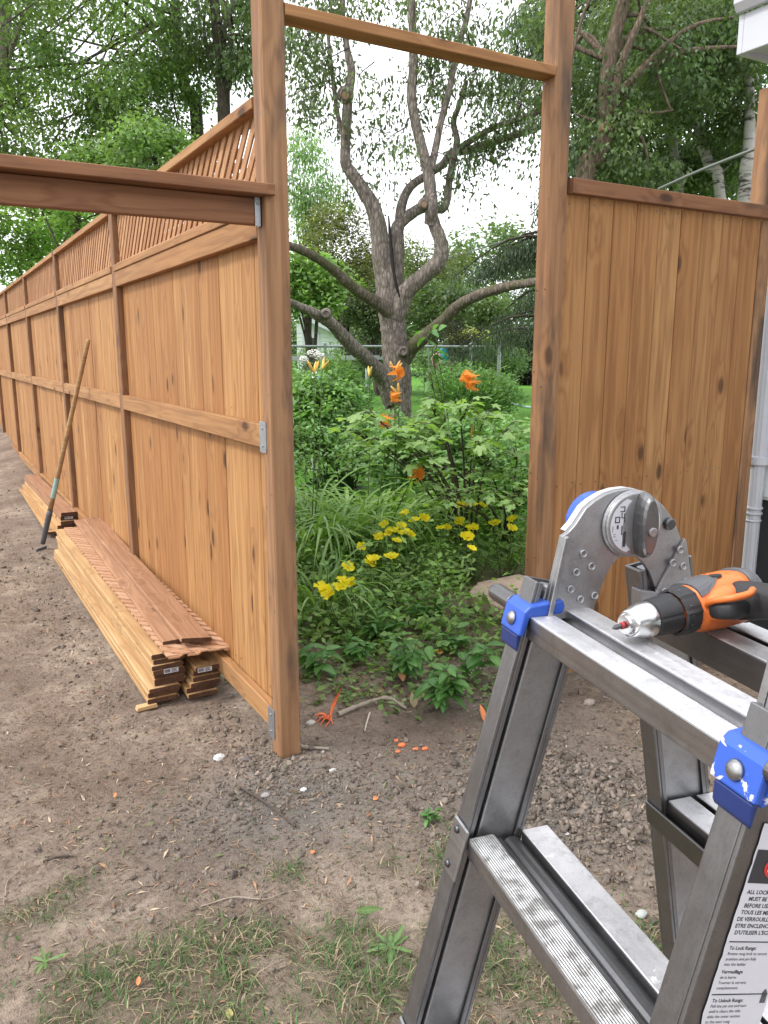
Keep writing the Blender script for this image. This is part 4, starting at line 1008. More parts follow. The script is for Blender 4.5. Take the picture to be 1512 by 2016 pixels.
def build_clods():
    v0, f0 = ico(1); groups = []
    spots = [(1.85, 1.93, .26, .24, 1100, .020), (1.55, 2.05, .22, .2, 300, .011), (1.05, 2.48, .24, .16, 520, .012), (1.02, 2.72, .10, .1, 160, .013), (.75, 2.55, .35, .25, 240, .010), (2.2, 2.6, .3, .35, 300, .012), (1.2, 2.2, .7, .5, 420, .007), (.65, 3.9, .12, .9, 260, .012), (.3, 3.2, .6, 1.0, 260, .009), (1.5, 1.55, .4, .25, 160, .009), (1.0, 3.1, .07, .25, 90, .012), (.4, 6.5, .3, 3., 500, .016)]
    V = []; C = []
    for cx, cy, sx, sy, n, s in spots:
        n = int(n * 3.0)
        x = cx + sx * R.standard_normal(n); y = cy + sy * R.standard_normal(n)
        ok = ~((x > .72) & (x < 1.2) & (y > 3.44) & (y < 10)); x, y = x[ok], y[ok]; n = len(x)
        sz = s * np.exp(.55 * R.standard_normal(n)) * .27; sz = np.minimum(sz, .017)
        rot = rot_rand(n); sc3 = np.stack([R.uniform(.7, 1.3, n), R.uniform(.6, 1.1, n), R.uniform(.45, .9, n)], 1)
        jit = 1 + .38 * R.standard_normal((n, len(v0), 1))
        p = np.einsum('nij,nvj->nvi', rot, (v0[None] * jit) * sc3[:, None]) * sz[:, None, None]
        p = p + np.stack([x, y, hgt(x, y) + sz * .22], 1)[:, None]
        V.append(p.reshape(-1, 3)); c = np.array([.205, .168, .140]) * R.uniform(.5, 1.3, (n, 1)); wh = R.random(n) < .005; c[wh] = [.40, .38, .35]
        C.append(np.repeat(c, len(f0), 0))
    V = np.concatenate(V); m = len(V) // len(v0); F = (f0[None] + (np.arange(m) * len(v0))[:, None, None]).reshape(-1, 3)
    link('clay_clods', mesh_np('clay_clods', V, F, [LITTER], np.concatenate(C)), kind='stuff')
build_clods()
def build_litter():
    n = 46000; x = R.uniform(-1.2, 3.4, n); y = .9 + 6 * R.random(n) ** 1.6
    n2 = 3000; x = np.concatenate([x, R.uniform(-1.0, 1.0, n2)]); y = np.concatenate([y, R.uniform(4, 14, n2)]); n += n2
    k = (fbm(x * 3, y * 3, 55, 3) > .40) & ~((x > .72) & (x < 1.2) & (y > 3.44)); x, y = x[k], y[k]; n = len(x)
    L_ = R.uniform(.003, .016, n) * (1 + .7 * (R.random(n) < .06)) * (1 + .07 * y); W_ = L_ * R.uniform(.05, .22, n); rot = rot_rand(n); tilt = R.normal(0, .22, n); a = R.uniform(0, 6.283, n)
    d = np.stack([np.cos(a), np.sin(a), tilt], 1); s = np.stack([-np.sin(a), np.cos(a), R.normal(0, .3, n)], 1); c0 = np.stack([x, y, hgt(x, y) + .0025], 1)
    up = np.array([0, 0, 1]) * (L_ * R.uniform(0, .25, n))[:, None]
    V = np.stack([c0 - d * L_[:, None], c0 + s * W_[:, None] + up, c0 + d * L_[:, None], c0 - s * W_[:, None] + up], 1).reshape(-1, 3); b = np.arange(n)[:, None] * 4
    F = np.concatenate([b + [0, 3, 1], b + [3, 2, 1]], 0)
    pal = np.array([[.30, .21, .14], [.20, .135, .09], [.12, .08, .055], [.38, .30, .22], [.30, .175, .11], [.20, .165, .115], [.15, .16, .085]]); c = pal[R.integers(0, 7, n)] * R.uniform(.6, 1.3, (n, 1))
    link('ground_litter', mesh_np('ground_litter', V, F, [LITTER], np.concatenate([c, c])), kind='stuff')
build_litter()

# ------------------------------------------------------------------ leaf and petal shapes (x along the leaf, z up)
def leaf_mesh(name, mat, outline, Ln, wd, droop=.25, fold=.18, seg=6, mid=None):
    V = []; F = []                             # outline(t) -> half width 0..1
    for i in range(seg + 1):
        t = i / seg; w = wd * outline(t); z = -droop * Ln * t * t; x = Ln * t
        V += [(x, -w, z + fold * w), (x, 0, z), (x, w, z + fold * w)]
    for i in range(seg):
        a = i * 3; F += [(a, a + 3, a + 4, a + 1), (a + 1, a + 4, a + 5, a + 2)]
    return mesh_np(name, V, F, [mat], smooth=True)
oval = lambda t: math.sin(math.pi * min(1, t * .96 + .02)) ** .75 * (1 - .25 * t)
lance = lambda t: math.sin(math.pi * t ** .8) ** .9
strap = lambda t: min(1, t * 9 + .5) * (1 - t ** 2.6)
def lobed_mesh(name, mat, s, droop):
    A = [(-178, .16), (-150, .50), (-120, .62), (-97, .42), (-68, .80), (-52, .84), (-33, .52), (-12, .93), (0, 1.05), (12, .93), (33, .52), (52, .84), (68, .80), (97, .42), (120, .62), (150, .50), (178, .16)]
    V = [(s * .38, 0, .01 * s)]; F = []
    for a, r in A:
        r = r * .62 * R.uniform(.92, 1.06); x = s * (.38 + r * math.cos(rad(a))); y = s * r * math.sin(rad(a))
        V.append((x, y, -droop * (x * x + y * y) / s + .10 * abs(y)))
    n = len(A); F = [(0, i, i + 1) for i in range(1, n)]
    return mesh_np(name, V, F, [mat])
def leaf_M(p, azim, pitch, roll, s):           # leaf base at p, pointing to azimuth, pitched up
    return Matrix.Translation(p) @ Matrix.Rotation(azim, 4, 'Z') @ Matrix.Rotation(-pitch, 4, 'Y') @ Matrix.Rotation(roll, 4, 'X') @ Matrix.Scale(s, 4)
rn = lambda a, b: float(R.uniform(a, b))
M_LOBE = [lobed_mesh('leaf', L_SHRUB, .088, d) for d in (.15, .3, .45, .25)]
M_SEED = [leaf_mesh('leaf', L_SEED, oval, .072, .022, d, .22) for d in (.25, .45, .6)]
M_PRIM = [leaf_mesh('leaf', L_PRIM, lance, .075, .0135, d, .25, 5) for d in (.2, .4, .55)]
M_WEED = [leaf_mesh('leaf', L_WEED, lambda t: (.35 + .65 * t) * (1 - t ** 5) * (1 - .3 * (int(t * 12) % 2)), .075, .013, d, .2, 8) for d in (.1, .3)]
M_NARROW = [leaf_mesh('leaf', L_WEED, lance, .10, .0075, d, .15, 5) for d in (.1, .3, .5)]
M_HOSTA = [leaf_mesh('leaf', L_HOSTA, oval, .22, .075, d, .3) for d in (.35, .55)]
def strap_mesh(Ln, wd, rise, curl):
    V = []; F = []; seg = 11; x = z = 0.0; ang = rise
    for i in range(seg + 1):
        t = i / seg; w = wd * strap(t); V += [(x, -w, z + w * .5), (x, 0, z), (x, w, z + w * .5)]
        ang -= curl / seg * (.35 + 1.5 * t); x += Ln / seg * math.cos(ang); z += Ln / seg * math.sin(ang)
    for i in range(seg): a = i * 3; F += [(a, a + 3, a + 4, a + 1), (a + 1, a + 4, a + 5, a + 2)]
    return mesh_np('leaf', V, F, [L_LILY], smooth=True)
M_STRAP = [strap_mesh(rn(.85, 1.15), rn(.0135, .020), rad(rn(72, 88)), rad(rn(90, 170))) for _ in range(14)]
def flower_prim():
    g = G()
    for k in range(4):
        a0 = k * math.pi / 2; ring = []
        n = 7
        for i in range(n):
            a = a0 + (i / (n - 1) - .5) * 1.55; r = .044 * (1 - .26 * (abs(i - 3) / 3) ** 2 - (.10 if i == 3 else 0))
            ring.append((r * math.cos(a), r * math.sin(a), .017 + .006 * math.sin(i * 1.9 + k * 1.3) - .004 * (k % 2)))
        mids = [(x * .5, y * .5, .0045) for x, y, z in ring]
        v = [(0, 0, 0)] + mids + ring; zo = .0006 * k
        v = [(x, y, z + zo) for x, y, z in v]
        g.add(v, [(0, 1 + i, 2 + i) for i in range(n - 1)] + [(1 + i, 1 + n + i, 2 + n + i, 2 + i) for i in range(n - 1)])
    g.lathe([(.0, .001), (.010, .0012), (.012, .003), (.014, .001)], 6, Matrix.Rotation(-math.pi / 2, 4, 'Y'), 0)
    return g.mesh('flower', [P_YEL], True)
M_FPRIM = flower_prim()
def flower_lily():
    g = G()
    for k in range(6):
        a = k * math.pi / 3; w0 = .019 if k % 2 else .013; V = []; seg = 7; L_ = .085
        for i in range(seg + 1):
            t = i / seg; r = L_ * (.06 + .62 * t ** 1.15); z = .070 * math.sin(min(1, t * 1.25) * 1.45) - .085 * max(0, t - .58) ** 1.3 * 3; w = w0 * math.sin(math.pi * (t * .9 + .06)) ** .7
            ww = .003 * math.sin(i * 2.3 + k)
            for s in (-1, 0, 1): V.append((r * math.cos(a) - s * w * math.sin(a), r * math.sin(a) + s * w * math.cos(a), z + (.004 * abs(s)) + ww * s))
        g.add(V, [(i * 3 + j, i * 3 + 3 + j, i * 3 + 4 + j, i * 3 + 1 + j) for i in range(seg) for j in range(2)])
    g.lathe([(-.02, .002), (.0, .005), (.03, .008)], 8, Matrix.Rotation(-math.pi / 2, 4, 'Y'))
    return g.mesh('flower', [P_ORA], True)
M_FLILY = flower_lily()
def bud_mesh():
    g = G(); g.lathe([(0, .002), (.012, .0045), (.035, .0075), (.055, .0065), (.072, .002)], 8); return g.mesh('bud', [P_BUD], True)
M_BUD = bud_mesh()

def stem_tube(pts, r0, r1, n=5, per=4):
    p, r = smooth_path(pts, np.linspace(r0, r1, len(pts)), per); return tube_np(p, r, n)
def stems_part(parent, tubes, mat, name='stem'):
    v, f = join(tubes); return link(name, mesh_np(name, v, f, [mat], smooth=True), parent)

# ------------------------------------------------------------------ yellow primroses
def primrose(label, base, flowers, spread=.16, nst=9, nl=60, hh=.30):
    # flowers: world points of the blooms
    t = thing('primrose_plant', label, 'plant', (base[0], base[1], gz(base[0], base[1]) - .005), group='yellow primroses in the garden bed'); b = np.array(t.location)
    tubes = []; tops = [np.array(f) - b for f in flowers]
    for k in range(nst):
        a = rn(0, 6.283); r = spread * math.sqrt(rn(.05, 1.2)); tops.append(np.array([r * math.cos(a), r * math.sin(a), hh * rn(.6, 1.05)]))
    per = max(4, nl // len(tops))
    for i, tp in enumerate(tops):
        p0 = np.array([tp[0] * .35 + rn(-.03, .03), tp[1] * .35 + rn(-.03, .03), 0]); m1 = (p0 + tp) / 2 + np.array([tp[0] * .12, tp[1] * .12, .02])
        tubes.append(stem_tube([p0, m1, tp], .0032, .0018))
        for j in range(per):
            u = rn(.22, .97); q = p0 * (1 - u) ** 2 + 2 * m1 * u * (1 - u) + tp * u * u; az = j * 2.4 + rn(-.4, .4)
            link('leaf', M_PRIM[j % 3], t, M=leaf_M(q, az, rn(-.15, .7), rn(-.3, .3), rn(.6, 1.15) * (1.15 - .4 * u)))
    stems_part(t, tubes, L_STEM)
    for f in flowers:
        p = np.array(f) - b; v = np.array([0, 0, EYE]) - np.array(f); az = math.atan2(v[1], v[0]) + rn(-1.0, 1.0); tl = rn(.15, .75)
        link('flower', M_FPRIM, t, M=Matrix.Translation(p) @ Matrix.Rotation(az, 4, 'Z') @ Matrix.Rotation(tl, 4, 'Y') @ Matrix.Rotation(rn(0, 6), 4, 'Z') @ Matrix.Scale(rn(.82, 1.12), 4))
def pz(px, py, z): return tuple(onz(px, py, z))
def build_primroses():
    F = lambda *q: [pz(x, y, z) for x, y, z in q]
    primrose('primrose clump nearest the near gate post with a dense cluster of yellow flowers', (1.93, 3.83), F((640, 1163, .30), (632, 1158, .31), (648, 1172, .29)), .16, 8, 60)
    primrose('primrose clump with three yellow flowers just right of the nearest cluster', (2.12, 3.95), F((668, 1158, .30), (674, 1143, .33), (690, 1150, .31)), .17, 9, 70)
    primrose('low primrose with single yellow flower beside the daylily leaves', (2.15, 4.32), F((684, 1118, .34),), .15, 9, 60)
    primrose('primrose with one broad flower and a small one below the big group', (2.42, 4.25), F((736, 1102, .36), (770, 1098, .36), (727, 1108, .34)), .2, 12, 90)
    primrose('primrose bearing the big group of yellow flowers in front of the daylily leaves', (2.62, 4.6), F((766, 1050, .42), (745, 1057, .40), (757, 1033, .44), (773, 1046, .43), (790, 1037, .42), (711, 1077, .38)), .2, 10, 90)
    primrose('primrose with low paired flowers in the middle of the bed', (2.78, 4.45), F((781, 1066, .40), (808, 1053, .41), (796, 1050, .42)), .2, 10, 90)
    primrose('primrose with a high pair of flowers under the lobed leaf shrub', (3.02, 4.75), F((816, 1026, .44), (835, 1022, .45), (797, 1012, .47)), .18, 10, 80)
    primrose('primrose with one open flower standing alone right of centre', (3.05, 4.42), F((867, 1041, .43), (880, 1040, .42)), .18, 12, 90)
    primrose('primrose with flowers in a line beneath the shrub at right', (3.25, 4.6), F((904, 1028, .44), (918, 996, .50), (906, 996, .50), (950, 996, .50), (930, 994, .5)), .2, 10, 90)
    primrose('primrose with three flowers beside the spiky narrow leaved plant', (3.22, 4.42), F((917, 1056, .40), (929, 1040, .42), (932, 1042, .42), (922, 1058, .40), (928, 1081, .37)), .18, 10, 80)
    primrose('rightmost primrose with three flowers next to the right gate post', (3.55, 4.42), F((974, 1032, .43), (1007, 1041, .41), (1009, 1023, .44)), .2, 10, 90)
build_primroses()

# ------------------------------------------------------------------ daylilies
def daylily(label, base, n, spread, scapes, hh=1.0):
    t = thing('daylily', label, 'plant', (base[0], base[1], gz(*base[:2]) - .01), group='daylilies in the garden bed'); b = np.array(t.location)
    for k in range(n):
        a = rn(0, 6.283); r = spread * math.sqrt(rn(0, 1)); q = (r * math.cos(a), r * math.sin(a), 0)
        az = math.atan2(q[1], q[0]) + rn(-1.1, 1.1); s = rn(.75, 1.15) * hh
        link('leaf', M_STRAP[k % 14], t, M=Matrix.Translation(q) @ Matrix.Rotation(az, 4, 'Z') @ Matrix.Rotation(rn(-.25, .25), 4, 'X') @ Matrix.Scale(s, 4))
    tubes = []
    for top, kind in scapes:
        tp = np.array(top) - b; p0 = np.array([tp[0] * .15, tp[1] * .15, 0]); tubes.append(stem_tube([p0, p0 * .5 + tp * .5 + [.02, 0, .03], tp], .0055, .0032))
        if 'f' in kind:
            for q in range(kind.count('f')):
                v = np.array([0, 0, EYE]) - np.array(top); az = math.atan2(v[1], v[0]) + rn(.7, 1.5) * random.choice((-1, 1))
                off = np.array([rn(-.05, .05), rn(-.03, .03), rn(0, .03)]) * q
                link('flower', M_FLILY, t, M=Matrix.Translation(tp + off) @ Matrix.Rotation(az, 4, 'Z') @ Matrix.Rotation(rn(.9, 1.7), 4, 'Y') @ Matrix.Rotation(rn(0, 6), 4, 'Z') @ Matrix.Scale(rn(1.05, 1.3), 4))
        for q in range(kind.count('b')):
            link('bud', M_BUD, t, M=Matrix.Translation(tp) @ Matrix.Rotation(rn(0, 6.28), 4, 'Z') @ Matrix.Rotation(-rn(.8, 1.4), 4, 'Y') @ Matrix.Scale(rn(1.1, 1.6), 4))
    if tubes: stems_part(t, tubes, L_STEM)
daylily('large clump of arching strap leaves right behind the near gate post', (2.35, 5.25), 150, .24, [(at(618, 735, 5.9), 'bbb'), (at(634, 728, 5.9), 'bb')], 1.06)
daylily('clump of arching daylily leaves left of the lobed shrub with one orange flower', (2.85, 5.3), 130, .22, [(at(815, 932, 5.3), 'f'), (at(765, 832, 5.8), 'f'), (at(727, 742, 6.1), 'bb')], .95)
daylily('tall daylily with a double orange bloom in front of the tree trunk', (3.35, 5.75), 60, .2, [(at(777, 735, 6.3), 'fbbbb'), (at(786, 780, 6.1), 'fbb')], 1.0)
daylily('tall daylily with orange bloom near the right of the gateway', (3.85, 5.35), 70, .2, [(at(938, 755, 6.2), 'ffb'), (at(927, 862, 5.9), 'b')], 1.0)
daylily('low daylily clump of short strap leaves under the yellow flowers at the near post', (1.95, 4.25), 70, .18, [], .62)

# ------------------------------------------------------------------ shrubs with lobed leaves
def lobed_shrub(label, base, tiers, meshes, nleaf, stemr=.012, name='lobed_leaf_shrub', lsc=1.0):
    t = thing(name, label, 'shrub', (base[0], base[1], gz(*base[:2]) - .01)); b = np.array(t.location); tubes = []
    tot = sum(w for *_, w in tiers)
    for (p, r, w) in tiers:                    # p: centre of a spray, r: its radius
        c = np.array(p) - b; m = np.array([c[0] * .45, c[1] * .45, c[2] * .62]); tubes.append(stem_tube([(rn(-.05, .05), rn(-.05, .05), 0), m, c], stemr, stemr * .35))
        nb = 4
        tips = []
        for k in range(nb):
            a = rn(0, 6.28); e = c + np.array([r * math.cos(a), r * math.sin(a), rn(-.05, .07)]); tubes.append(stem_tube([c * .8 + m * .2, (c + e) / 2 + [0, 0, .03], e], stemr * .4, .0016)); tips.append(e)
        for k in range(int(nleaf * w / tot)):
            e = tips[k % nb]; u = rn(.05, 1.1); q = c + (e - c) * u + R.normal(0, .028, 3) * [1, 1, .7]
            az = rn(0, 6.283); link('leaf', meshes[k % len(meshes)], t, M=leaf_M(q, az, rn(-.35, .25), rn(-.3, .3), rn(.6, 1.15) * lsc))
    stems_part(t, tubes, L_WSTEM); return t
def sprays(lst): return [(tuple(at(x, y, d)), r, w) for x, y, d, r, w in lst]
lobed_shrub('shrub with pale lobed leaves in flat tiers filling the middle of the gateway', (3.62, 5.0), sprays([(735, 815, 5.6, .14, 1), (790, 850, 5.4, .2, 1.2), (850, 800, 5.7, .2, 1.2), (905, 805, 5.8, .18, 1.1), (950, 820, 5.9, .18, 1), (820, 870, 5.3, .22, 1.3), (870, 835, 5.6, .2, 1.1), (760, 880, 5.3, .16, .8), (985, 850, 5.8, .16, .9), (700, 850, 5.6, .1, .5), (930, 870, 5.6, .2, 1), (850, 905, 5.2, .16, .7)]), M_LOBE, 296, lsc=1.28)
lobed_shrub('lower shrub of small lobed leaves against the right gate post', (4.05, 5.0), sprays([(900, 930, 5.6, .22, 1), (950, 900, 5.9, .2, 1), (990, 930, 5.8, .22, 1.2), (1020, 890, 6.0, .2, 1), (930, 970, 5.4, .22, 1), (985, 980, 5.5, .2, 1), (1025, 960, 5.6, .16, .8), (880, 985, 5.2, .18, .8), (850, 950, 5.4, .16, .7)]), M_LOBE, 296, lsc=.95)
lobed_shrub('tall thin stem with small yellowish leaves in front of the tree trunk', (3.75, 5.3), sprays([(850, 700, 6.2, .06, 1), (853, 655, 6.2, .10, 1.4), (848, 745, 6.1, .05, .7)]), M_SEED, 26, .006, 'tall_weed', 1.3)

# ------------------------------------------------------------------ seedlings near the gateway
def seedling(label, base, h, sp, n, meshes, sc_=1.0, nst=5, cat='plant', name='seedling', group=None):
    t = thing(name, label, cat, (base[0], base[1], gz(*base[:2]) - .004), group=group); tubes = []
    for s in range(nst):
        a = rn(0, 6.283); r = sp * rn(.1, 1); tp = np.array([r * math.cos(a), r * math.sin(a), h * rn(.6, 1.05)]); tubes.append(stem_tube([(0, 0, 0), tp * [.5, .5, .6], tp], .0026, .0012))
        for k in range(n // nst):
            u = rn(.25, 1.0); q = tp * [u, u, u ** .8]; az = rn(0, 6.283) if u < .9 else k * 1.57
            link('leaf', meshes[k % len(meshes)], t, M=leaf_M(q, az, rn(-.2, .5), rn(-.3, .3), rn(.6, 1.2) * sc_))
    stems_part(t, tubes, L_STEM); return t
P2 = lambda x, y: tuple(onz(x, y, 0)[:2])
seedling('largest dark green oval leaved seedling bush on the soil in the gateway', P2(878, 1405), .24, .17, 84, M_SEED, 1.22, 8)
seedling('oval leaved seedling behind and left of the largest seedling bush', P2(800, 1340), .24, .16, 70, M_SEED, 1.0, 8)
seedling('fresh green seedling with big leaves right of the seedling bush', P2(935, 1350), .24, .10, 30, M_SEED, 1.25, 5)
seedling('small low seedling by the orange scrap near the ladder leg', P2(968, 1400), .06, .05, 8, M_SEED, .8, 3)
seedling('loose seedling right beside the near gate post', P2(630, 1335), .16, .12, 30, M_SEED, 1.3, 4)
seedling('light green seedling patch under the yellow flowers', P2(745, 1270), .22, .22, 90, M_SEED, 1.05, 9)
seedling('light green seedling in front of the paving stone', P2(885, 1285), .13, .16, 60, M_SEED, .95, 8)
seedling('seedling with yellowed leaf in the middle of the soil patch', P2(700, 1310), .14, .16, 54, M_SEED, .95, 6)
seedling('young plant between the primroses and the paving stone', P2(840, 1240), .26, .2, 90, M_SEED, 1.0, 8)
seedling('narrow leaved spiky plant beside the paving stone', P2(925, 1150), .34, .10, 70, M_NARROW, 1.0, 6, name='spiky_plant')
seedling('second spiky narrow leaved plant at the foot of the right gate post', P2(990, 1110), .26, .12, 50, M_NARROW, .9, 6, name='spiky_plant')
seedling('little nettle like weed standing alone on the bare dirt', P2(842, 1625), .06, .03, 24, M_SEED, .42, 4, name='weed')
def rosette(label, base, n, s, meshes=M_WEED):
    t = thing('weed', label, 'weed', (base[0], base[1], gz(*base) + .004))
    for k in range(n): link('leaf', meshes[k % len(meshes)], t, M=leaf_M((0, 0, .002), k * 2.4 + rn(-.3, .3), rn(.05, .55), rn(-.3, .3), rn(.7, 1.15) * s))
rosette('toothed dandelion rosette on the ground left of the ladder leg', P2(770, 1868), 11, .95)
rosette('light green weed rosette seen between the ladder legs', P2(1140, 1795), 12, .8)
rosette('small round leaved weed lying flat between the ladder rungs', P2(1205, 1822), 7, .6, M_SEED)
rosette('small weed at the lower left corner of the picture', P2(90, 1905), 8, .7)

# ------------------------------------------------------------------ undergrowth in the bed and leaf litter (stuff)
def leaf_cards(P, ln, wd, az, pitch, roll, cols, name, mat=LEAF, fold=.25, kind='stuff', parent=None):
    n = len(P); ca, sa = np.cos(az), np.sin(az); cp, sp = np.cos(pitch), np.sin(pitch)
    d = np.stack([ca * cp, sa * cp, sp], 1); s0 = np.stack([-sa, ca, 0 * sa], 1); n0 = np.cross(d, s0)
    s = s0 * np.cos(roll)[:, None] + n0 * np.sin(roll)[:, None]; nn = np.cross(d, s)
    m = P + d * (ln * .45)[:, None] + nn * (fold * wd)[:, None]
    V = np.stack([P, m + s * wd[:, None], P + d * ln[:, None], m - s * wd[:, None]], 1).reshape(-1, 3); b = np.arange(n)[:, None] * 4
    F = np.concatenate([b + [0, 2, 1], b + [0, 3, 2]], 0)
    me = mesh_np(name, V, F, [mat], np.concatenate([cols, cols]))
    pr = {'kind': kind} if kind else {}
    return link(name, me, parent, **pr)
def build_undergrowth():
    n = 19000; x = R.uniform(1.2, 4.3, n); y = R.uniform(3.0, 6.4, n); d = np.hypot(x, y)
    dens = sstep(3.75, 4.5, d + .8 * (fbm(x * 2, y * 2, 31) - .5)) * (1 - .4 * sstep(5.2, 6.4, d)); k = R.random(n) < dens; x, y = x[k], y[k]; n = len(x)
    h = np.abs(R.normal(0, 1, n)) * .19 * (.35 + fbm(x * 3, y * 3, 32)) * sstep(3.6, 4.8, np.hypot(x, y)) + R.uniform(.01, .05, n)
    k = ((x - 3.30) ** 2 + (y - 4.10) ** 2 > .30 ** 2) & ~((np.abs(x - 3.08) < .26) & (np.abs(y - 3.78) < .3)); x, y, h = x[k], y[k], h[k]; n = len(x)
    P = np.stack([x, y, hgt(x, y) + h], 1); c = np.array([.195, .335, .10]) * R.uniform(.45, 1.6, (n, 1)) * np.array([1, 1, 1]) + R.uniform(0, .03, (n, 1)) * [1, .8, .1]
    leaf_cards(P, R.uniform(.03, .075, n), R.uniform(.008, .022, n), R.uniform(0, 6.283, n), R.normal(.15, .4, n), R.normal(0, .4, n), c, 'undergrowth')
    n = 5000; x = R.uniform(1.15, 3.3, n); y = R.uniform(2.75, 4.6, n); d = np.hypot(x, y); q = fbm(x * 3.5, y * 3.5, 71, 3)
    k = (R.random(n) < sstep(2.95, 3.6, d) * sstep(.35, .6, q) * (1 - .85 * sstep(2.55, 2.9, x) * (1 - sstep(4.2, 4.6, d)))); x, y = x[k], y[k]; n = len(x)
    P = np.stack([x, y, hgt(x, y) + R.uniform(.003, .03, n)], 1)
    pal = np.array([[.22, .33, .11], [.14, .24, .075], [.36, .41, .19], [.22, .16, .09], [.13, .20, .07]]); c = pal[R.integers(0, 5, n)] * R.uniform(.7, 1.25, (n, 1))
    leaf_cards(P, R.uniform(.022, .055, n), R.uniform(.008, .019, n), R.uniform(0, 6.283, n), R.normal(0, .25, n), R.normal(0, .5, n), c, 'leaf_litter')
build_undergrowth()

# ------------------------------------------------------------------ small things on the ground
def stick(name, label, pts, r0, r1, mat, cat='stick', tipmat=None):
    P = np.array([(x, y, gz(x, y) + dz) for x, y, dz in pts]); o = P[0].copy(); p, r = smooth_path(P - o, np.linspace(r0, r1, len(P)), 6)
    r = r * (1 + .12 * R.standard_normal(len(r))); v, f = tube_np(p, r, 8); mi = np.zeros(len(f), int)
    me = mesh_np(name, v, f, [mat], smooth=True); return tag(link(name, me, None, tuple(o)), label, cat)
a = [onz(x, y, 0) for x, y in ((665, 1413), (710, 1398), (762, 1388), (800, 1400))]
stick('fallen_branch', 'weathered grey branch lying on the soil in the gateway beside orange paint scraps', [(p[0], p[1], z) for p, z in zip(a, (.012, .02, .024, .008))], .012, .007, BARK_ST)
a = [onz(x, y, 0) for x, y in ((572, 1478), (605, 1482), (648, 1484))]
stick('bark_twig', 'short pale twig lying at the foot of the near gate post', [(p[0], p[1], .012) for p in a], .009, .005, BARK_ST)
a = [onz(x, y, 0) for x, y in ((472, 1556), (520, 1588), (582, 1632))]
stick('dark_stick', 'thin dark straight stick lying on the bare dirt left of centre', [(p[0], p[1], .008) for p in a], .0045, .0035, DARK_ST)
a = [onz(x, y, 0) for x, y in ((728, 1408), (722, 1424), (718, 1440))]
stick('pale_twig', 'short upright pale twig below the grey branch', [(p[0], p[1], .008) for p in a], .0045, .003, simple('pale_twig_wood', (.50, .44, .36), .8, 0, .2, 40), 'twig')
a = [onz(x, y, 0) for x, y in ((395, 1790), (460, 1772), (520, 1778), (560, 1760))]
stick('thin_stalk', 'thin dry stalk lying across the dirt at lower left', [(p[0], p[1], .006) for p in a], .0022, .0014, BARK_ST, 'stalk')
a = [onz(x, y, 0) for x, y in ((10, 1765), (15, 1735), (38, 1715))]
stick('curved_straw', 'curved pale straw on the dirt at the left edge', [(p[0], p[1], .006) for p in a], .0020, .0014, BARK_ST, 'stalk')
a = [onz(x, y, 0) for x, y in ((85, 1700), (115, 1692), (145, 1686))]
stick('dark_bark_strip', 'short dark bark strip on the dirt at left', [(p[0], p[1], .005) for p in a], .0045, .003, DARK_ST, 'bark')
def build_paint_scraps():
    t = thing('painted_root', 'bright orange painted tuft of roots at the end of the grey branch', 'roots', tuple(onz(648, 1420, 0) + [0, 0, .01])); g = G()
    for k in range(16):
        a = rn(2.6, 4.6); L_ = rn(.04, .11); p = [(0, 0, 0), (L_ * .5 * math.cos(a), L_ * .5 * math.sin(a), rn(.0, .04)), (L_ * math.cos(a + rn(-.4, .4)), L_ * math.sin(a), rn(-.005, .05))]; pp, rr = smooth_path(p, [.004, .003, .0015], 3); g.tube(pp, rr, 5)
    for k in range(7): pp, rr = smooth_path([(0, 0, 0), (.02 + .01 * k, .02 + .008 * k, .03 + .006 * k), (.03 + .008 * k, .03, .06 + .01 * k)], [.004, .003, .002], 3); g.tube(pp, rr, 5)
    g.build('rootlets', ORPAINT, t, smooth=True)
    labs = ['orange painted pebble among weeds, the leftmost of the row', 'large orange painted pebble in the middle of the row', 'orange painted pebble at the right end of the row', 'orange painted pebble second from the right of the row', 'low orange painted pebble nearest the camera']
    v0, f0 = ico(1)
    for (px, py, s), lb in zip([(662 + 118, 1458, .008), (791, 1467, .013), (837, 1474, .011), (818, 1475, .010), (784, 1484, .009)], labs):
        p = onz(px, py, 0); v = v0 * (1 + .15 * R.standard_normal((len(v0), 1))) * [1.3, .9, .7] * s
        tag(link('painted_pebble', mesh_np('painted_pebble', v, f0, [ORPAINT], smooth=True), None, (p[0], p[1], gz(p[0], p[1]) + s * .4)), lb, 'pebble', 'orange painted pebbles')
build_paint_scraps()
def one_leaf(name, label, px, py, mat, ln, wd, az, pitch, roll, dz=.008, droop=.3, cat='leaf', z=0):
    me = leaf_mesh(name, mat, oval, ln, wd, droop, .35, 6); p = onz(px, py, z); o = link(name, me, None, M=leaf_M((p[0], p[1], gz(p[0], p[1]) + dz + z), az, pitch, roll, 1)); tag(o, label, cat)
one_leaf('orange_leaf', 'orange curled leaf standing by the ladder leg in the gateway', 953, 1425, ORLEAF, .075, .016, 1.2, 1.15, .3, .0)
one_leaf('orange_leaf', 'bright orange leaf among the seedlings in front of the paving stone', 862, 1300, ORLEAF, .07, .018, .6, .35, .3, .02)
one_leaf('orange_leaf', 'dull orange leaf on the seedling bush, left side', 793, 1365, DRYLEAF, .07, .020, 1.2, .5, .2, .05)
one_leaf('dry_leaf', 'pinkish dry leaf fragment on the dirt in front of the near post', 735, 1578, ORLEAF, .028, .010, .3, .25, .4)
one_leaf('dry_leaf', 'pale dry leaf on the dirt right of the dark stick', 722, 1612, DRYLEAF, .030, .007, .5, .1, .3)
one_leaf('dry_leaf', 'small orange leaf fragment on the dirt at upper left of the dark stick', 224, 1563, ORLEAF, .024, .007, 1.0, .5, .4)
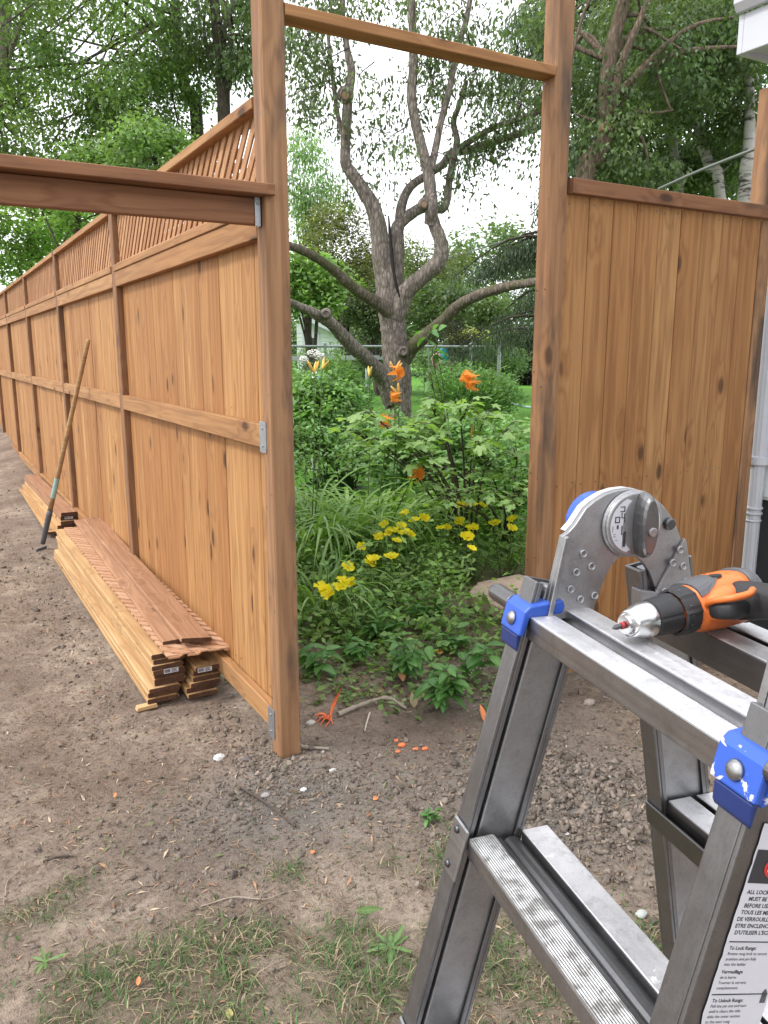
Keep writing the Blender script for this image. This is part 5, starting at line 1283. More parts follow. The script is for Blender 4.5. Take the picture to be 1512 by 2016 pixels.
one_leaf('dry_leaf', 'bright orange leaf fragment in the grass at lower left', 272, 1953, ORLEAF, .022, .007, 1.1, .7, .2)
one_leaf('dry_leaf', 'orange brown fragment in the middle of the foreground dirt', 612, 1686, ORLEAF, .018, .008, .3, .3, .2)
one_leaf('dry_leaf', 'curled brown leaf on the dirt seen through the ladder', 1262, 1474, DRYLEAF, .075, .022, .2, .15, .6, .02)
one_leaf('dry_leaf', 'large pale tan leaf standing at the seedling bush', 815, 1395, simple('pale_tan_leaf', (.32, .25, .15), .8, 0, .3, 40), .065, .022, 1.2, 1.2, .2, .0)
one_leaf('yellow_leaf', 'yellow leaf at the bottom edge of the picture', 452, 2008, simple('yellow_leaf_skin', (.45, .40, .14), .6, 0, .2, 40), .026, .011, 1.3, .5, .2)
one_leaf('curled_leaf', 'fresh green curled leaf lying on the trodden dirt', 700, 1795, L_WEED, .085, .013, -.55, .08, .9, .01)
one_leaf('fallen_leaf', 'yellow green fallen leaf on the soil in the gateway', 690, 1385, L_WEED, .05, .018, 1.9, .2, .3)
def build_stone():
    g = G(); rng = R; c = onz(990, 1172, .10)
    poly = [(-.30, -.18), (-.05, -.24), (.34, -.12), (.40, .16), (.05, .26), (-.20, .16)]; n = len(poly)
    v = [(x * 1.0, y, 0) for x, y in poly] + [(x * .97, y * .97, .075 + .006 * math.sin(3 * x)) for x, y in poly]
    g.add(v, [(i, (i + 1) % n, n + (i + 1) % n, n + i) for i in range(n)] + [tuple(range(n, 2 * n))]); o = g.build('paving_stone', STONE, None, (c[0] + .06, c[1] + .05, .03), bevel=.008)
    tag(o, 'flat reddish grey paving stone behind the right gate post', 'stone'); o.rotation_euler = (0, 0, .3)
    v0, f0 = ico(2)
    for px, py, s, col, lb in [(432, 1492, .020, (.55, .55, .55), 'pale grey stone with white dust left of the gate post'), (487, 1500, .016, (.12, .10, .10), 'dark lump of soil left of the near gate post'), (1160, 1388, .024, (.34, .29, .25), 'flat tan stone on the dirt seen through the ladder'), (655, 1523, .012, (.5, .48, .46), 'white pebble right of the near gate post foot'), (540, 1418, .018, (.48, .45, .40), 'pale pebble beside the orange painted roots'), (523, 1575, .014, (.30, .27, .26), 'rounded grey stone beside the dark stick'), (1047, 1675, .016, (.34, .31, .24), 'yellowish stone just behind the ladder step'), (598, 1563, .010, (.62, .61, .60), 'small white stone on the dirt right of the dark stick'), (1262, 1805, .015, (.40, .42, .40), 'light grey stone among the grass seen through the ladder')]:
        if 'orange painted roots' in lb: px, py = 612, 1428
        p = onz(px, py, 0); v = v0 * (1 + .10 * R.standard_normal((len(v0), 1))) * [1.25, .95, .62] * s
        tag(link('stone', mesh_np('stone', v, f0, [simple('stone_grey', col, .9, 0, .3, 60, .4)], smooth=True), None, (p[0], p[1], gz(p[0], p[1]) + s * .25)), lb, 'stone')
build_stone()

# ------------------------------------------------------------------ trees
def clusters(P, r, n_per, ln, wd, droop, cols, flat=.7):
    """leaves scattered round the cluster centres P with radii r"""
    k = len(P); idx = np.repeat(np.arange(k), n_per); n = len(idx)
    off = R.standard_normal((n, 3)); off *= (R.random((n, 1)) ** .45) / np.linalg.norm(off, axis=1, keepdims=True); off[:, 2] *= flat
    Q = P[idx] + off * r[idx][:, None]
    az = np.arctan2(off[:, 1], off[:, 0]) + R.normal(0, .9, n); pitch = R.normal(-droop, .45, n)
    c = cols[idx] * R.uniform(.62, 1.45, (n, 1))
    return Q, R.uniform(.7, 1.25, n) * ln, R.uniform(.75, 1.2, n) * wd, az, pitch, R.normal(0, .55, n), c
def crown_part(tree, base, P, r, n_per, ln, wd, droop, col, var=.3, flat=.7, mat=LEAF, name='crown'):
    P = np.asarray(P) - base; r = np.asarray(r, float) * np.ones(len(P)); c = np.asarray(col) * (1.45 if mat is LEAF else 1.15) * R.uniform(1 - var, 1 + var, (len(P), 1)) + R.uniform(0, .04, (len(P), 1)) * [1, .7, 0] + [.018, .012, .016]; c = c * .82 + c.mean(1, keepdims=True) * .18
    Q, l, w, az, pi_, ro, cc = clusters(P, r, n_per, ln, wd, droop, c, flat)
    return leaf_cards(Q, l, w, az, pi_, ro, cc, name, mat, .2, None, tree)
def limb_part(tree, base, lst, mat, name='branch', sides=8, per=5, rough=.06):
    parts = []
    for pts, rs in lst:
        p, r = smooth_path(np.asarray(pts) - base, rs, per); r = r * (1 + rough * R.standard_normal(len(r))); parts.append(tube_np(p, r, sides))
    v, f = join(parts); return link(name, mesh_np(name, v, f, [mat], smooth=True), tree, **({'kind': 'stuff'} if name == 'twigs' else {}))
def ellipsoid_pts(c, rx, n, shell=.45):
    v = R.standard_normal((n, 3)); v /= np.linalg.norm(v, axis=1, keepdims=True); q = (shell + (1 - shell) * R.random((n, 1))) ** .6
    return np.asarray(c) + v * q * np.asarray(rx)
def generic_tree(label, px, D, blobs, trunk, col, leaf=(.10, .028), n_per=170, crad=.55, ncl=60, droop=.5, barkm=BARK_DK, name='leafy_tree', cat='tree', group=None, var=.3, nlimb=14, flat=.75):
    """blobs: [(px, py, D, radius_x, radius_z, share)], trunk: pixel path [(px, py, D, r)]"""
    tp = [at(x, y, d) for x, y, d, r in trunk]; b = tp[0].copy(); b[2] = gz(b[0], b[1]) - .05
    t = thing(name, label, cat, tuple(b), group=group)
    pts = [b] + tp[1:] if trunk[0][1] > 640 else [b] + tp; rs = [trunk[0][3] * 1.25] + [q[3] for q in (trunk[1:] if trunk[0][1] > 640 else trunk)]
    limb_part(t, b, [(pts, rs)], barkm, 'trunk', 10, 6)
    P = []; tot = sum(q[5] for q in blobs)
    for x, y, d, rx, rz, sh in blobs: P.append(ellipsoid_pts(at(x, y, d), (rx, rx, rz), max(2, int(ncl * sh / tot))))
    P = np.concatenate(P); L_ = []
    tr = np.array(pts)
    for c in P[R.permutation(len(P))[:nlimb]]:
        j = R.integers(max(1, len(tr) // 2), len(tr)); s = tr[j] * .7 + tr[j - 1] * .3; m = (s + c) / 2 + R.normal(0, .15, 3) + [0, 0, .2]; L_.append(([s, m, c], [rs[j] * .5, rs[j] * .3, .012]))
    if L_: limb_part(t, b, L_, barkm, 'branch', 6, 4)
    crown_part(t, b, P, R.uniform(.7, 1.3, len(P)) * crad, n_per, leaf[0], leaf[1], droop, col, var, flat)
    return t

def build_apple_tree():
    D0 = 11.0; S = lambda x, y, d=0: at(x, y, D0 + d); wpx = lambda w, d=0: w / 2 * (D0 + d) / 1591 * .82
    b = S(775, 890); b[2] = gz(b[0], b[1]) - .03
    t = thing('old_tree', 'old rough barked fruit tree with many crooked limbs framed by the gateway', 'tree', tuple(b))
    def limb(q, mat=BARK, name='branch', sides=12): limb_part(t, b, [([S(x, y, d) for x, y, w, d in q], [wpx(w, d) for x, y, w, d in q])], mat, name, sides, 7, .03)
    limb([(775, 905, 100, 0), (778, 860, 78, 0), (783, 800, 66, 0), (784, 740, 66, 0), (778, 690, 62, 0), (774, 645, 60, 0), (768, 600, 66, 0), (764, 560, 60, .0), (758, 520, 50, .0)], BARK, 'trunk', 18)
    limb([(762, 570, 52, .0), (752, 510, 46, -.02), (745, 450, 40, -.05), (733, 405, 36, -.05), (712, 370, 31, -.05), (690, 338, 28, -.05), (681, 322, 26, -.05), (680, 290, 24, 0), (682, 240, 23, 0), (686, 185, 22, 0), (692, 140, 19, .05), (684, 100, 15, .1), (676, 40, 12, .1), (668, -60, 9, .1)])
    limb([(674, 265, 11, .1), (664, 220, 11, .2), (655, 150, 10, .3), (648, 90, 8, .4), (640, 20, 6, .5)])
    limb([(772, 605, 46, .08), (780, 540, 36, .12), (782, 480, 32, .15), (784, 445, 30, .2), (806, 424, 26, .3), (835, 408, 24, .4), (868, 412, 20, .5), (880, 395, 18, .55), (884, 360, 17, .6), (893, 310, 17, .65), (900, 278, 15, .7), (893, 240, 14, .75), (905, 205, 12, .8), (918, 160, 10, .9)])
    limb([(784, 448, 24, .2), (792, 400, 22, .3), (808, 368, 20, .4), (838, 346, 18, .55), (870, 325, 18, .7), (892, 300, 20, .85), (930, 294, 20, 1.0), (985, 275, 17, 1.2), (1040, 258, 15, 1.4), (1085, 240, 12, 1.5)])
    limb([(900, 297, 18, .9), (930, 275, 14, .8), (975, 250, 13, .7), (1030, 232, 12, .6), (1075, 215, 10, .5)])
    limb([(776, 625, 50, -.05), (800, 575, 42, -.1), (832, 545, 39, -.15), (858, 522, 38, -.2), (869, 500, 36, -.2), (866, 470, 32, -.2), (856, 445, 29, -.15), (849, 415, 28, -.1), (848, 380, 29, -.05), (842, 335, 27, 0), (830, 290, 25, 0), (818, 240, 23, .05), (810, 190, 23, .1), (814, 130, 21, .1), (812, 50, 19, .1), (808, -60, 15, .1)])
    limb([(848, 335, 18, 0), (858, 290, 16, .1), (868, 240, 15, .15), (880, 195, 16, .2), (890, 150, 14, .25), (902, 90, 13, .3), (918, 40, 13, .35), (930, -30, 10, .4)])
    limb([(768, 615, 38, -.1), (740, 595, 30, -.25), (700, 570, 25, -.5), (655, 530, 23, -.8), (615, 503, 21, -1.1), (588, 490, 20, -1.3), (545, 475, 17, -1.6), (500, 450, 12, -1.9)], BARK_MOSS)
    limb([(772, 790, 50, -.1), (757, 750, 42, -.2), (735, 720, 37, -.4), (705, 692, 34, -.7), (677, 664, 32, -.9), (652, 637, 29, -1.1), (625, 620, 26, -1.3), (600, 608, 20, -1.5), (560, 590, 16, -1.8)])
    limb([(786, 715, 48, 0), (812, 683, 37, -.1), (845, 655, 32, -.25), (872, 632, 29, -.35), (902, 602, 27, -.5), (945, 580, 25, -.7), (1000, 564, 22, -.9), (1050, 556, 20, -1.1), (1110, 548, 16, -1.4), (1180, 540, 12, -1.7)], BARK_MOSS)
    limb([(848, 440, 30, -.18), (850, 410, 30, -.25), (853, 385, 20, -.2)], BARK)
    # split between the two leaders: near-black tube, shade put into its colour
    limb_part(t, b, [([S(765, 425, -.28), S(768, 465, -.30), S(773, 520, -.33), S(780, 560, -.36), S(787, 585, -.34)], [.010, .022, .024, .022, .010])], simple('split_shade', (.018, .014, .012), .95), 'bark_split', 8)
    for x, y, d, r_ in ((680, 187, -.13, .065), (835, 402, -.32, .05), (642, 618, -1.38, .042), (794, 692, -.24, .05)):
        p = S(x, y, d) - b; v = np.array([0, 0, EYE]) - S(x, y, d); M = basis(v, UP, p); g = G()
        g.lathe([(-.10, r_ * 1.7), (-.02, r_ * 1.4), (.025, r_ * 1.05), (.032, r_ * .9), (.02, r_ * .75)], 14, M); st = g.build('cut_stub', BARK, t, smooth=True)
        g = G(); g.lathe([(.0, r_ * .75), (.0 if y > 500 else .034, r_ * .75), (.001 if y > 500 else .035, r_ * .3)], 12, M); g.build('cut_face', CUT if y < 500 else BARK_DK, st)
    regs = [(620, 120, 50, 80, 26, .3), (650, 40, 70, 50, 20, .3), (700, 240, 40, 60, 3, .2), (660, 175, 60, 70, 12, .3), (730, 330, 40, 50, 4, .2), (745, 200, 40, 60, 5, .3), (720, 370, 50, 30, 3, .3), (780, 20, 110, 40, 14, .4), (900, 60, 70, 60, 22, .6), (880, 160, 60, 60, 16, .5), (930, 200, 60, 60, 14, .7), (1000, 190, 60, 60, 20, 1.0), (1010, 270, 60, 40, 14, 1.2), (950, 300, 60, 40, 13, 1.0), (840, 130, 50, 50, 8, .3), (905, 330, 40, 40, 7, .8), (1040, 130, 40, 50, 12, .8), (975, 120, 60, 30, 6, .8), (790, 290, 40, 50, 5, .2), (880, 385, 30, 30, 4, .5), (560, 60, 50, 60, 10, .2), (1090, 200, 40, 60, 10, 1.0), (600, 220, 30, 30, 5, .2), (800, 330, 30, 60, 5, .2), (640, -60, 120, 50, 18, .3), (860, -60, 120, 50, 20, .4)]
    P = []
    for x, y, rx, ry, n, d in regs:
        for _ in range(n): P.append(S(x + rx * R.normal(0, .55), y + ry * R.normal(0, .55), d + R.normal(0, .6)))
    P = np.array(P); tw = []
    for q in P[::2]: tw.append(([q + [rn(-.3, .3), rn(-.3, .3), .28], q + [0, 0, .12], q - [0, 0, .12]], [.008, .006, .003]))
    limb_part(t, b, tw, BARK_DK, 'twigs', 4, 3)
    crown_part(t, b, P, R.uniform(.16, .36, len(P)), 40, .085, .017, .85, (.058, .105, .042), .35, 1.0)
build_apple_tree()

GRN = (.052, .105, .032); BRT = (.105, .215, .038); DKG = (.036, .082, .024); OLV = (.085, .115, .030)
generic_tree('broad leafy tree hanging over the fence at upper left, bright green low branches', 250, 15, [(90, 60, 14, 1.9, 1.4, 1.2), (230, 40, 15, 1.9, 1.5, 1.2), (260, 210, 15, 1.2, .8, .9), (110, 230, 16, 1.9, .9, 1.1), (220, 290, 15, 1.3, .4, .8), (-60, 100, 17, 2, 1.6, .6), (180, -130, 15, 2.6, 1.4, .7)], [(395, 700, 15.5, .14), (388, 250, 15.5, .11), (368, 190, 15.5, .10), (352, 100, 15.4, .08), (345, 0, 15.3, .07), (340, -150, 15.2, .05)], (.072, .15, .030), (.082, .025), 235, .52, 135, .6, BARK_DK, nlimb=34)
generic_tree('dark trunked tree with thin drooping leaves behind the near gate post', 440, 14, [(440, 20, 14, 1.0, .8, 1), (400, 90, 14.5, .8, .5, .5), (495, 130, 13.6, .3, .5, .3), (420, -120, 14, 1.6, 1.0, .7), (520, 40, 14, .6, .7, .4)], [(442, 700, 14, .13), (441, 240, 14, .10), (436, 160, 14, .09), (426, 60, 14, .08), (418, -100, 14, .06)], GRN, (.10, .024), 130, .42, 62, .9, BARK_DK, nlimb=14)
generic_tree('grey trunk and foliage at the far upper left edge', 0, 17, [(-10, 60, 17, 1.2, 1.5, 1), (40, 250, 18, 1.2, .8, .8), (-60, -60, 17, 2, 1.4, .6)], [(-110, 700, 17, .17), (-50, 420, 17, .15), (0, 140, 17, .14), (8, 60, 17, .12), (14, -80, 17, .10)], DKG, (.11, .034), 150, .55, 40, .6, BARK, nlimb=10)
generic_tree('bright green young tree just above the fence cap left of the gate', 300, 11.5, [(290, 285, 11.8, .6, .35, 1), (370, 290, 12, .35, .25, .5), (240, 320, 12.2, .6, .3, .7), (330, 335, 11.8, .8, .2, .8)], [(310, 700, 12, .05), (308, 380, 12, .04), (305, 300, 12, .03)], (.092, .19, .040), (.072, .024), 210, .32, 32, .5, BARK_DK, nlimb=8)
generic_tree('light green bush beyond the fence under the overhead beam', 60, 24, [(60, 450, 24, 1.9, 1.0, 1), (150, 440, 25, 1.4, .7, 1), (20, 520, 24, 1.4, .8, .8), (-60, 470, 25, 1.6, 1.2, .6)], [(60, 700, 24, .12), (60, 520, 24, .09), (60, 430, 24, .06)], (.125, .245, .042), (.14, .05), 200, .6, 50, .3, BARK_DK, 'leafy_bush', 'bush', nlimb=8)
generic_tree('taller green bush left of the fence vanishing point', 190, 20, [(200, 420, 21, 1.1, .6, 1), (110, 400, 22, 1.3, .8, .8), (0, 400, 23, 1.5, .7, .8)], [(150, 700, 21, .1), (150, 500, 21, .08), (155, 410, 21, .05)], BRT, (.13, .045), 170, .5, 32, .3, BARK_DK, 'leafy_bush', 'bush', nlimb=6)
# ---- right hand side behind the panel
generic_tree('brown barked leaning tree with a cut limb just right of the gateway', 1190, 10.5, [(1180, 60, 10.8, 1.0, 1.0, 1), (1250, 170, 11, .9, .7, 1), (1160, 230, 10.5, .5, .7, .7), (1320, 60, 11.5, 1.0, .9, 1), (1230, 320, 11, .6, .4, .7), (1200, -120, 11, 1.5, .8, .7)], [(1140, 700, 10.5, .14), (1150, 380, 10.5, .12), (1172, 310, 10.5, .115), (1193, 255, 10.5, .105), (1190, 190, 10.5, .085), (1205, 90, 10.5, .08), (1228, 0, 10.5, .075), (1245, -120, 10.5, .06)], GRN, (.075, .022), 170, .42, 74, .9, BARK_BR, nlimb=18)
def extra_limbs():
    b = at(1140, 700, 10.5); t = [o for o in COL.objects if o.get('label', '').startswith('brown barked leaning')][0]; b = np.array(t.location)
    A = lambda *q: ([at(x, y, d) for x, y, d, r in q], [r for *_, r in q])
    limb_part(t, b, [A((1196, 240, 10.5, .06), (1210, 190, 10.4, .05), (1222, 130, 10.3, .045), (1255, 50, 10.2, .035), (1275, 0, 10.2, .025)), A((1192, 250, 10.6, .05), (1225, 190, 10.7, .055), (1262, 140, 10.8, .055), (1300, 118, 10.9, .05), (1370, 98, 11, .035), (1450, 92, 11, .02)), A((1290, 125, 10.9, .03), (1300, 165, 10.9, .02), (1320, 215, 10.9, .015)), A((1180, 240, 10.5, .03), (1160, 235, 10.4, .02), (1135, 225, 10.3, .015)), A((1250, 220, 10.9, .02), (1290, 222, 10.9, .018), (1325, 216, 11, .012))], BARK_BR, 'branch', 7)
    p = at(1192, 250, 10.37) - b; M = basis(np.array([-.5, -.9, .1]), UP, p); g = G(); g.lathe([(-.06, .07), (.02, .055), (.022, .02)], 10, M); g.build('cut_face', CUT, t)
extra_limbs()
generic_tree('pale birch leaning left, the leftmost of the birches above the panel', 1335, 14, [(1300, 120, 13.2, 1.1, .8, 1), (1340, 30, 14.5, 1.2, .8, 1), (1290, 230, 13.0, .7, .4, .6), (1290, 330, 14.3, .9, .4, .7)], [(1345, 700, 13.6, .10), (1336, 385, 13.6, .075), (1328, 310, 13.6, .072), (1318, 230, 13.7, .06), (1305, 130, 13.8, .05), (1300, 0, 13.9, .035)], (.052, .108, .034), (.07, .024), 210, .45, 70, .8, BIRCH, 'birch_tree', nlimb=12)
generic_tree('middle birch with a pale bent trunk above the panel', 1400, 13.5, [(1400, 120, 12.6, 1.1, .6, 1), (1440, 230, 12.8, .5, .3, .4), (1380, 40, 14.8, 1.2, .8, .8), (1400, 330, 14.5, .9, .4, .7)], [(1455, 700, 13.0, .10), (1418, 390, 13.0, .078), (1398, 330, 13.0, .075), (1376, 265, 13.1, .06), (1366, 200, 13.2, .05), (1362, 60, 13.3, .035)], (.052, .108, .034), (.07, .024), 210, .45, 66, .8, BIRCH, 'birch_tree', nlimb=12)
generic_tree('rightmost birch with an upright white trunk beside the house eave', 1475, 13, [(1500, 60, 12.2, .7, .6, .7), (1470, 330, 14, .8, .5, .8), (1500, 60, 14, 1, .9, .8)], [(1470, 700, 12.4, .11), (1468, 395, 12.4, .10), (1474, 310, 12.4, .09), (1476, 230, 12.5, .07), (1473, 130, 12.6, .06), (1470, -20, 12.7, .045)], (.052, .108, .034), (.07, .024), 210, .45, 52, .8, BIRCH, 'birch_tree', nlimb=10)
generic_tree('dense green trees filling the back above the panel', 1320, 20, [(1200, 330, 20, 1.4, .8, .7), (1290, 220, 20, 1.8, 1.3, 1), (1400, 200, 21, 1.8, 1.4, 1), (1480, 320, 19, 1.2, .7, .7), (1250, 60, 20, 1.8, 1.4, 1), (1400, 20, 21, 2, 1.4, 1), (1330, 340, 20, 1.6, .5, .7)], [(1330, 700, 20, .16), (1330, 300, 20, .13), (1325, 100, 20, .09)], (.058, .118, .036), (.11, .040), 190, .62, 110, .5, BARK_DK, nlimb=16)

# ---- spruce with hanging boughs right of the old tree, dark hedge, bushes beyond
def spruce():
    D = 15.5; tp = [at(1105, 700, D), at(1100, 300, D), at(1095, 0, D), at(1090, -300, D)]; b = tp[0].copy(); b[2] = gz(b[0], b[1]) - .05
    t = thing('spruce_tree', 'blue green spruce with hanging boughs at the right of the gateway', 'tree', tuple(b)); limb_part(t, b, [([b] + tp[1:], [.2, .16, .11, .06])], BARK_DK, 'trunk', 8)
    P = []; L_ = []; pc = np.array([.055, .105, .062])
    for k in range(95):
        h = rn(1.6, 11.5); a = rn(0, 6.283); ln = (2.25 - .13 * h) * rn(.75, 1.2); s = b + [0, 0, h]; d = np.array([math.cos(a), math.sin(a), 0])
        e = s + d * ln + [0, 0, -.28 * ln + .0]; m = s + d * ln * .5 + [0, 0, .02]; L_.append(([s, m, e], [.03, .02, .006]))
        for u in np.linspace(.3, 1, 9):
            q = s * (1 - u) ** 2 + 2 * m * u * (1 - u) + e * u * u
            for j in range(3): P.append(q + [rn(-.10, .10), rn(-.10, .10), -rn(0, .30)])
    limb_part(t, b, L_, BARK_DK, 'branch', 5, 3)
    P = np.array(P); crown_part(t, b, P, .17, 26, .13, .010, 1.1, pc, .3, 1.3, LEAF_D)
spruce()
def bough(label, px, py, D, n, rx, rz, col, leaf, n_per=150, crad=.5, name='leafy_bush', cat='bush', flat=.8, droop=.2, mat=LEAF, grp=None, stem=.05):
    c = at(px, py, D); b = c.copy(); b[2] = gz(b[0], b[1]) - .03; t = thing(name, label, cat, tuple(b), group=grp)
    P = ellipsoid_pts(c, (rx, rx, rz), n, .3); P = P[P[:, 2] > b[2] + .05]
    limb_part(t, b, [([b, b + (q - b) * [.3, .3, .55], q], [stem, stem * .6, .006]) for q in P[:9]], BARK_DK, 'stem', 5, 3)
    crown_part(t, b, P, R.uniform(.7, 1.3, len(P)) * crad, n_per, leaf[0], leaf[1], droop, col, .3, flat, mat); return t
bough('light green willow like tree just right of the near gate post', 600, 380, 28, 34, 1.0, 1.9, (.10, .20, .062), (.16, .026), 170, .6, 'willow_tree', 'tree', 1.2, 1.0)
bough('olive and reddish rounded shrub tree behind the left limbs of the old tree', 680, 500, 24, 46, 1.15, 1.55, (.095, .115, .032), (.12, .028), 190, .5, 'rounded_shrub', 'shrub', 1.0, .2)
bough('second olive green rounded shrub right of the trunk', 840, 540, 26, 36, 1.2, 1.0, (.085, .125, .036), (.12, .028), 190, .5, 'rounded_shrub', 'shrub', 1.0, .2)
bough('bright green maple bush behind the near gate post', 615, 560, 19, 30, .85, .75, (.115, .225, .042), (.13, .05), 140, .42)
bough('dark shrub under the rounded shrub tree, left of the trunk', 742, 615, 23, 46, 1.0, .7, (.045, .085, .030), (.11, .03), 170, .45, stem=.08)
bough('green bush right of the trunk beyond the wire fence', 900, 610, 24, 40, 1.3, .9, (.07, .135, .045), (.13, .04), 170, .5)
bough('bright green leafy patch behind the strap leaves left of the trunk', 640, 800, 8.4, 40, .45, .30, (.115, .25, .066), (.07, .018), 150, .18, stem=.006)
bough('dark rounded yew right of the trunk at the wire fence', 905, 662, 19.5, 16, .6, .35, (.022, .038, .018), (.07, .015), 240, .3, 'yew_bush', 'bush', 1, .1, LEAF_D)
bough('yellow leaved shrub along the top of the wire fence', 935, 664, 20.2, 14, .95, .14, (.27, .33, .05), (.11, .045), 55, .20, stem=.01)
bough('distant tall trees behind everything right of the trunk', 980, 560, 40, 60, 3.6, 2.6, (.075, .135, .06), (.24, .08), 170, 1.0, 'distant_trees', 'trees')
bough('distant green trees far behind the white house', 640, 600, 52, 50, 4.5, 2.6, (.07, .13, .05), (.30, .10), 160, 1.2, 'distant_trees', 'trees')
bough('distant pale green trees behind the trunk', 790, 590, 48, 50, 4.0, 2.4, (.085, .145, .06), (.28, .09), 160, 1.1, 'distant_trees', 'trees')
bough('tall lacy green perennial bush right of the trunk', 905, 782, 9.6, 44, .48, .30, (.082, .20, .045), (.075, .010), 190, .20, 'lacy_perennial', 'plant', 1.1, -.3, stem=.006)
bough('second lacy green bush in front of the fence end post', 958, 785, 10.2, 28, .34, .28, (.075, .185, .042), (.075, .010), 190, .18, 'lacy_perennial', 'plant', 1.1, -.3, stem=.006)
bough('lacy green perennial patch left of the trunk', 662, 775, 9.8, 36, .42, .30, (.088, .205, .045), (.08, .011), 190, .2, 'lacy_perennial', 'plant', 1.1, -.4, stem=.006)
bough('green undergrowth bush behind the lobed shrub', 850, 880, 7.4, 60, .85, .32, (.10, .22, .065), (.065, .022), 150, .2, stem=.006)
bough('green undergrowth bush right of the lobed shrub', 1000, 920, 6.8, 44, .6, .32, (.11, .24, .068), (.06, .020), 150, .18, stem=.006)
bough('small leaved ground bush between the daylilies and the tree', 690, 870, 7.9, 60, .75, .22, (.10, .215, .062), (.06, .016), 150, .2, stem=.006)
bough('broad leaved plant by the near gate post under the statue', 622, 790, 8.6, 18, .35, .20, (.085, .17, .055), (.12, .04), 40, .22, 'broad_leaved_plant', 'plant', .8, .3, stem=.006)
bough('dense green bushes behind the wire fence right of the trunk', 930, 712, 21.5, 60, 1.5, .55, (.07, .15, .045), (.10, .032), 170, .36)
bough('green bushes behind the wire fence left of the trunk', 690, 712, 25, 44, 1.7, .5, (.075, .155, .048), (.11, .035), 160, .38)
for x_, lb_ in ((600, 'left'), (760, 'centre'), (900, 'right'), (1010, 'far right')): bough('distant low green hedge line at the horizon, %s stretch of the gateway view' % lb_, x_, 676, 44, 40, 2.6, 1.0, (.065, .125, .05), (.22, .07), 130, .8, 'distant_hedge', 'hedge')
def dark_hedge():
    D = 31; c = at(1025, 690, D); b = c.copy(); b[2] = gz(b[0], b[1]) - .05; t = thing('conifer_hedge', 'dark clipped conifer hedge at the edge of the lawn', 'hedge', tuple(b))
    w, dp, hh = 2.6, .9, 2.15; n = 420; P = np.stack([R.uniform(-.35, w, n), R.uniform(-dp / 2, dp / 2, n), R.uniform(.1, hh, n)], 1)
    c_, s_ = math.cos(-YAW - .15), math.sin(-YAW - .15); P = np.stack([P[:, 0] * c_ - P[:, 1] * s_, P[:, 0] * s_ + P[:, 1] * c_, P[:, 2]], 1) + b
    crown_part(t, b, P, .26, 60, .15, .03, .3, (.020, .034, .018), .3, 1, LEAF_D, 'foliage')
    limb_part(t, b, [([b + [.5 * k - .2, -.3 * k * .5, 0], b + [.5 * k - .2, -.3 * k * .5, 1.6]], [.05, .03]) for k in range(4)], BARK_DK, 'stem', 5)
dark_hedge()
def hosta(label, px, py, D, n, s):
    p = at(px, py, D); t = thing('hosta', label, 'plant', (p[0], p[1], gz(p[0], p[1])))
    for k in range(n):
        a = k * 2.4; r = rn(.02, .16); link('leaf', M_HOSTA[k % 2], t, M=leaf_M((r * math.cos(a), r * math.sin(a), rn(.12, .34)), a + rn(-.4, .4), rn(.0, .6), rn(-.3, .3), rn(.7, 1.1) * s))
    g = G(); g.lathe([(0, .03), (.3, .015)], 6, Matrix.Rotation(-math.pi / 2, 4, 'Y')); g.build('stem', L_STEM, t)
hosta('broad leaved dark plant left of the tree base', 668, 850, 8.3, 30, 1.0); hosta('broad leaved plant by the near gate post', 622, 860, 7.8, 24, .9)

# ------------------------------------------------------------------ things beyond the garden
def wire_fence():
    D = 18.5; pA, pB = at(560, 693, 17.2), at(983, 685, 18.4); zt = 1.74
    o = (pB[0], pB[1], gz(pB[0], pB[1])); t = thing('chain_link_fence', 'grey chain link fence with pipe rail behind the flowers', 'fence', o); o = np.array(o)
    A = np.array([pA[0], pA[1], zt]); B = np.array([pB[0], pB[1], zt]); d = (B - A) / np.linalg.norm(B - A); Ln = np.linalg.norm(B - A)
    v, f = tube_np([A - d * 3 - o, B - o], [.026, .026], 8); link('top_rail', mesh_np('top_rail', v, f, [GALV], smooth=True), t)
    for u, r_ in ((1.0, .045), (.86, .03), (.52, .03), (.18, .03), (-.2, .03)):
        p = A + (B - A) * u; v, f = tube_np([np.array([p[0], p[1], gz(p[0], p[1]) - .1]) - o, p + [0, 0, .05] - o], [r_, r_], 8); po = link('post', mesh_np('post', v, f, [GALV], smooth=True), t)
        g = G(); g.lathe([(0, r_ * 1.3), (.02, r_ * 1.3), (.05, r_ * .5)], 8, Matrix.Translation(tuple(p + [0, 0, .045] - o)) @ Matrix.Rotation(-math.pi / 2, 4, 'Y')); g.build('post_cap', GALV, po)
    g = G(); zb = .45; s = 0.0; w = .003
    while s < Ln + 3:
        for sg in (1, -1):
            h = zt - zb; p0 = B - d * s; p1 = B - d * (s + sg * h)
            q = [(p0[0], p0[1], zb), (p0[0] + d[0] * w, p0[1] + d[1] * w, zb), (p1[0] + d[0] * w, p1[1] + d[1] * w, zt), (p1[0], p1[1], zt)]
            if (p1 - B) @ d < .02 and (p0 - B) @ d < .02: g.add([np.array(x) - o for x in q], [(0, 1, 2, 3)])
        s += .10
    g.build('wire_mesh', GALV, t, kind='stuff')
wire_fence()
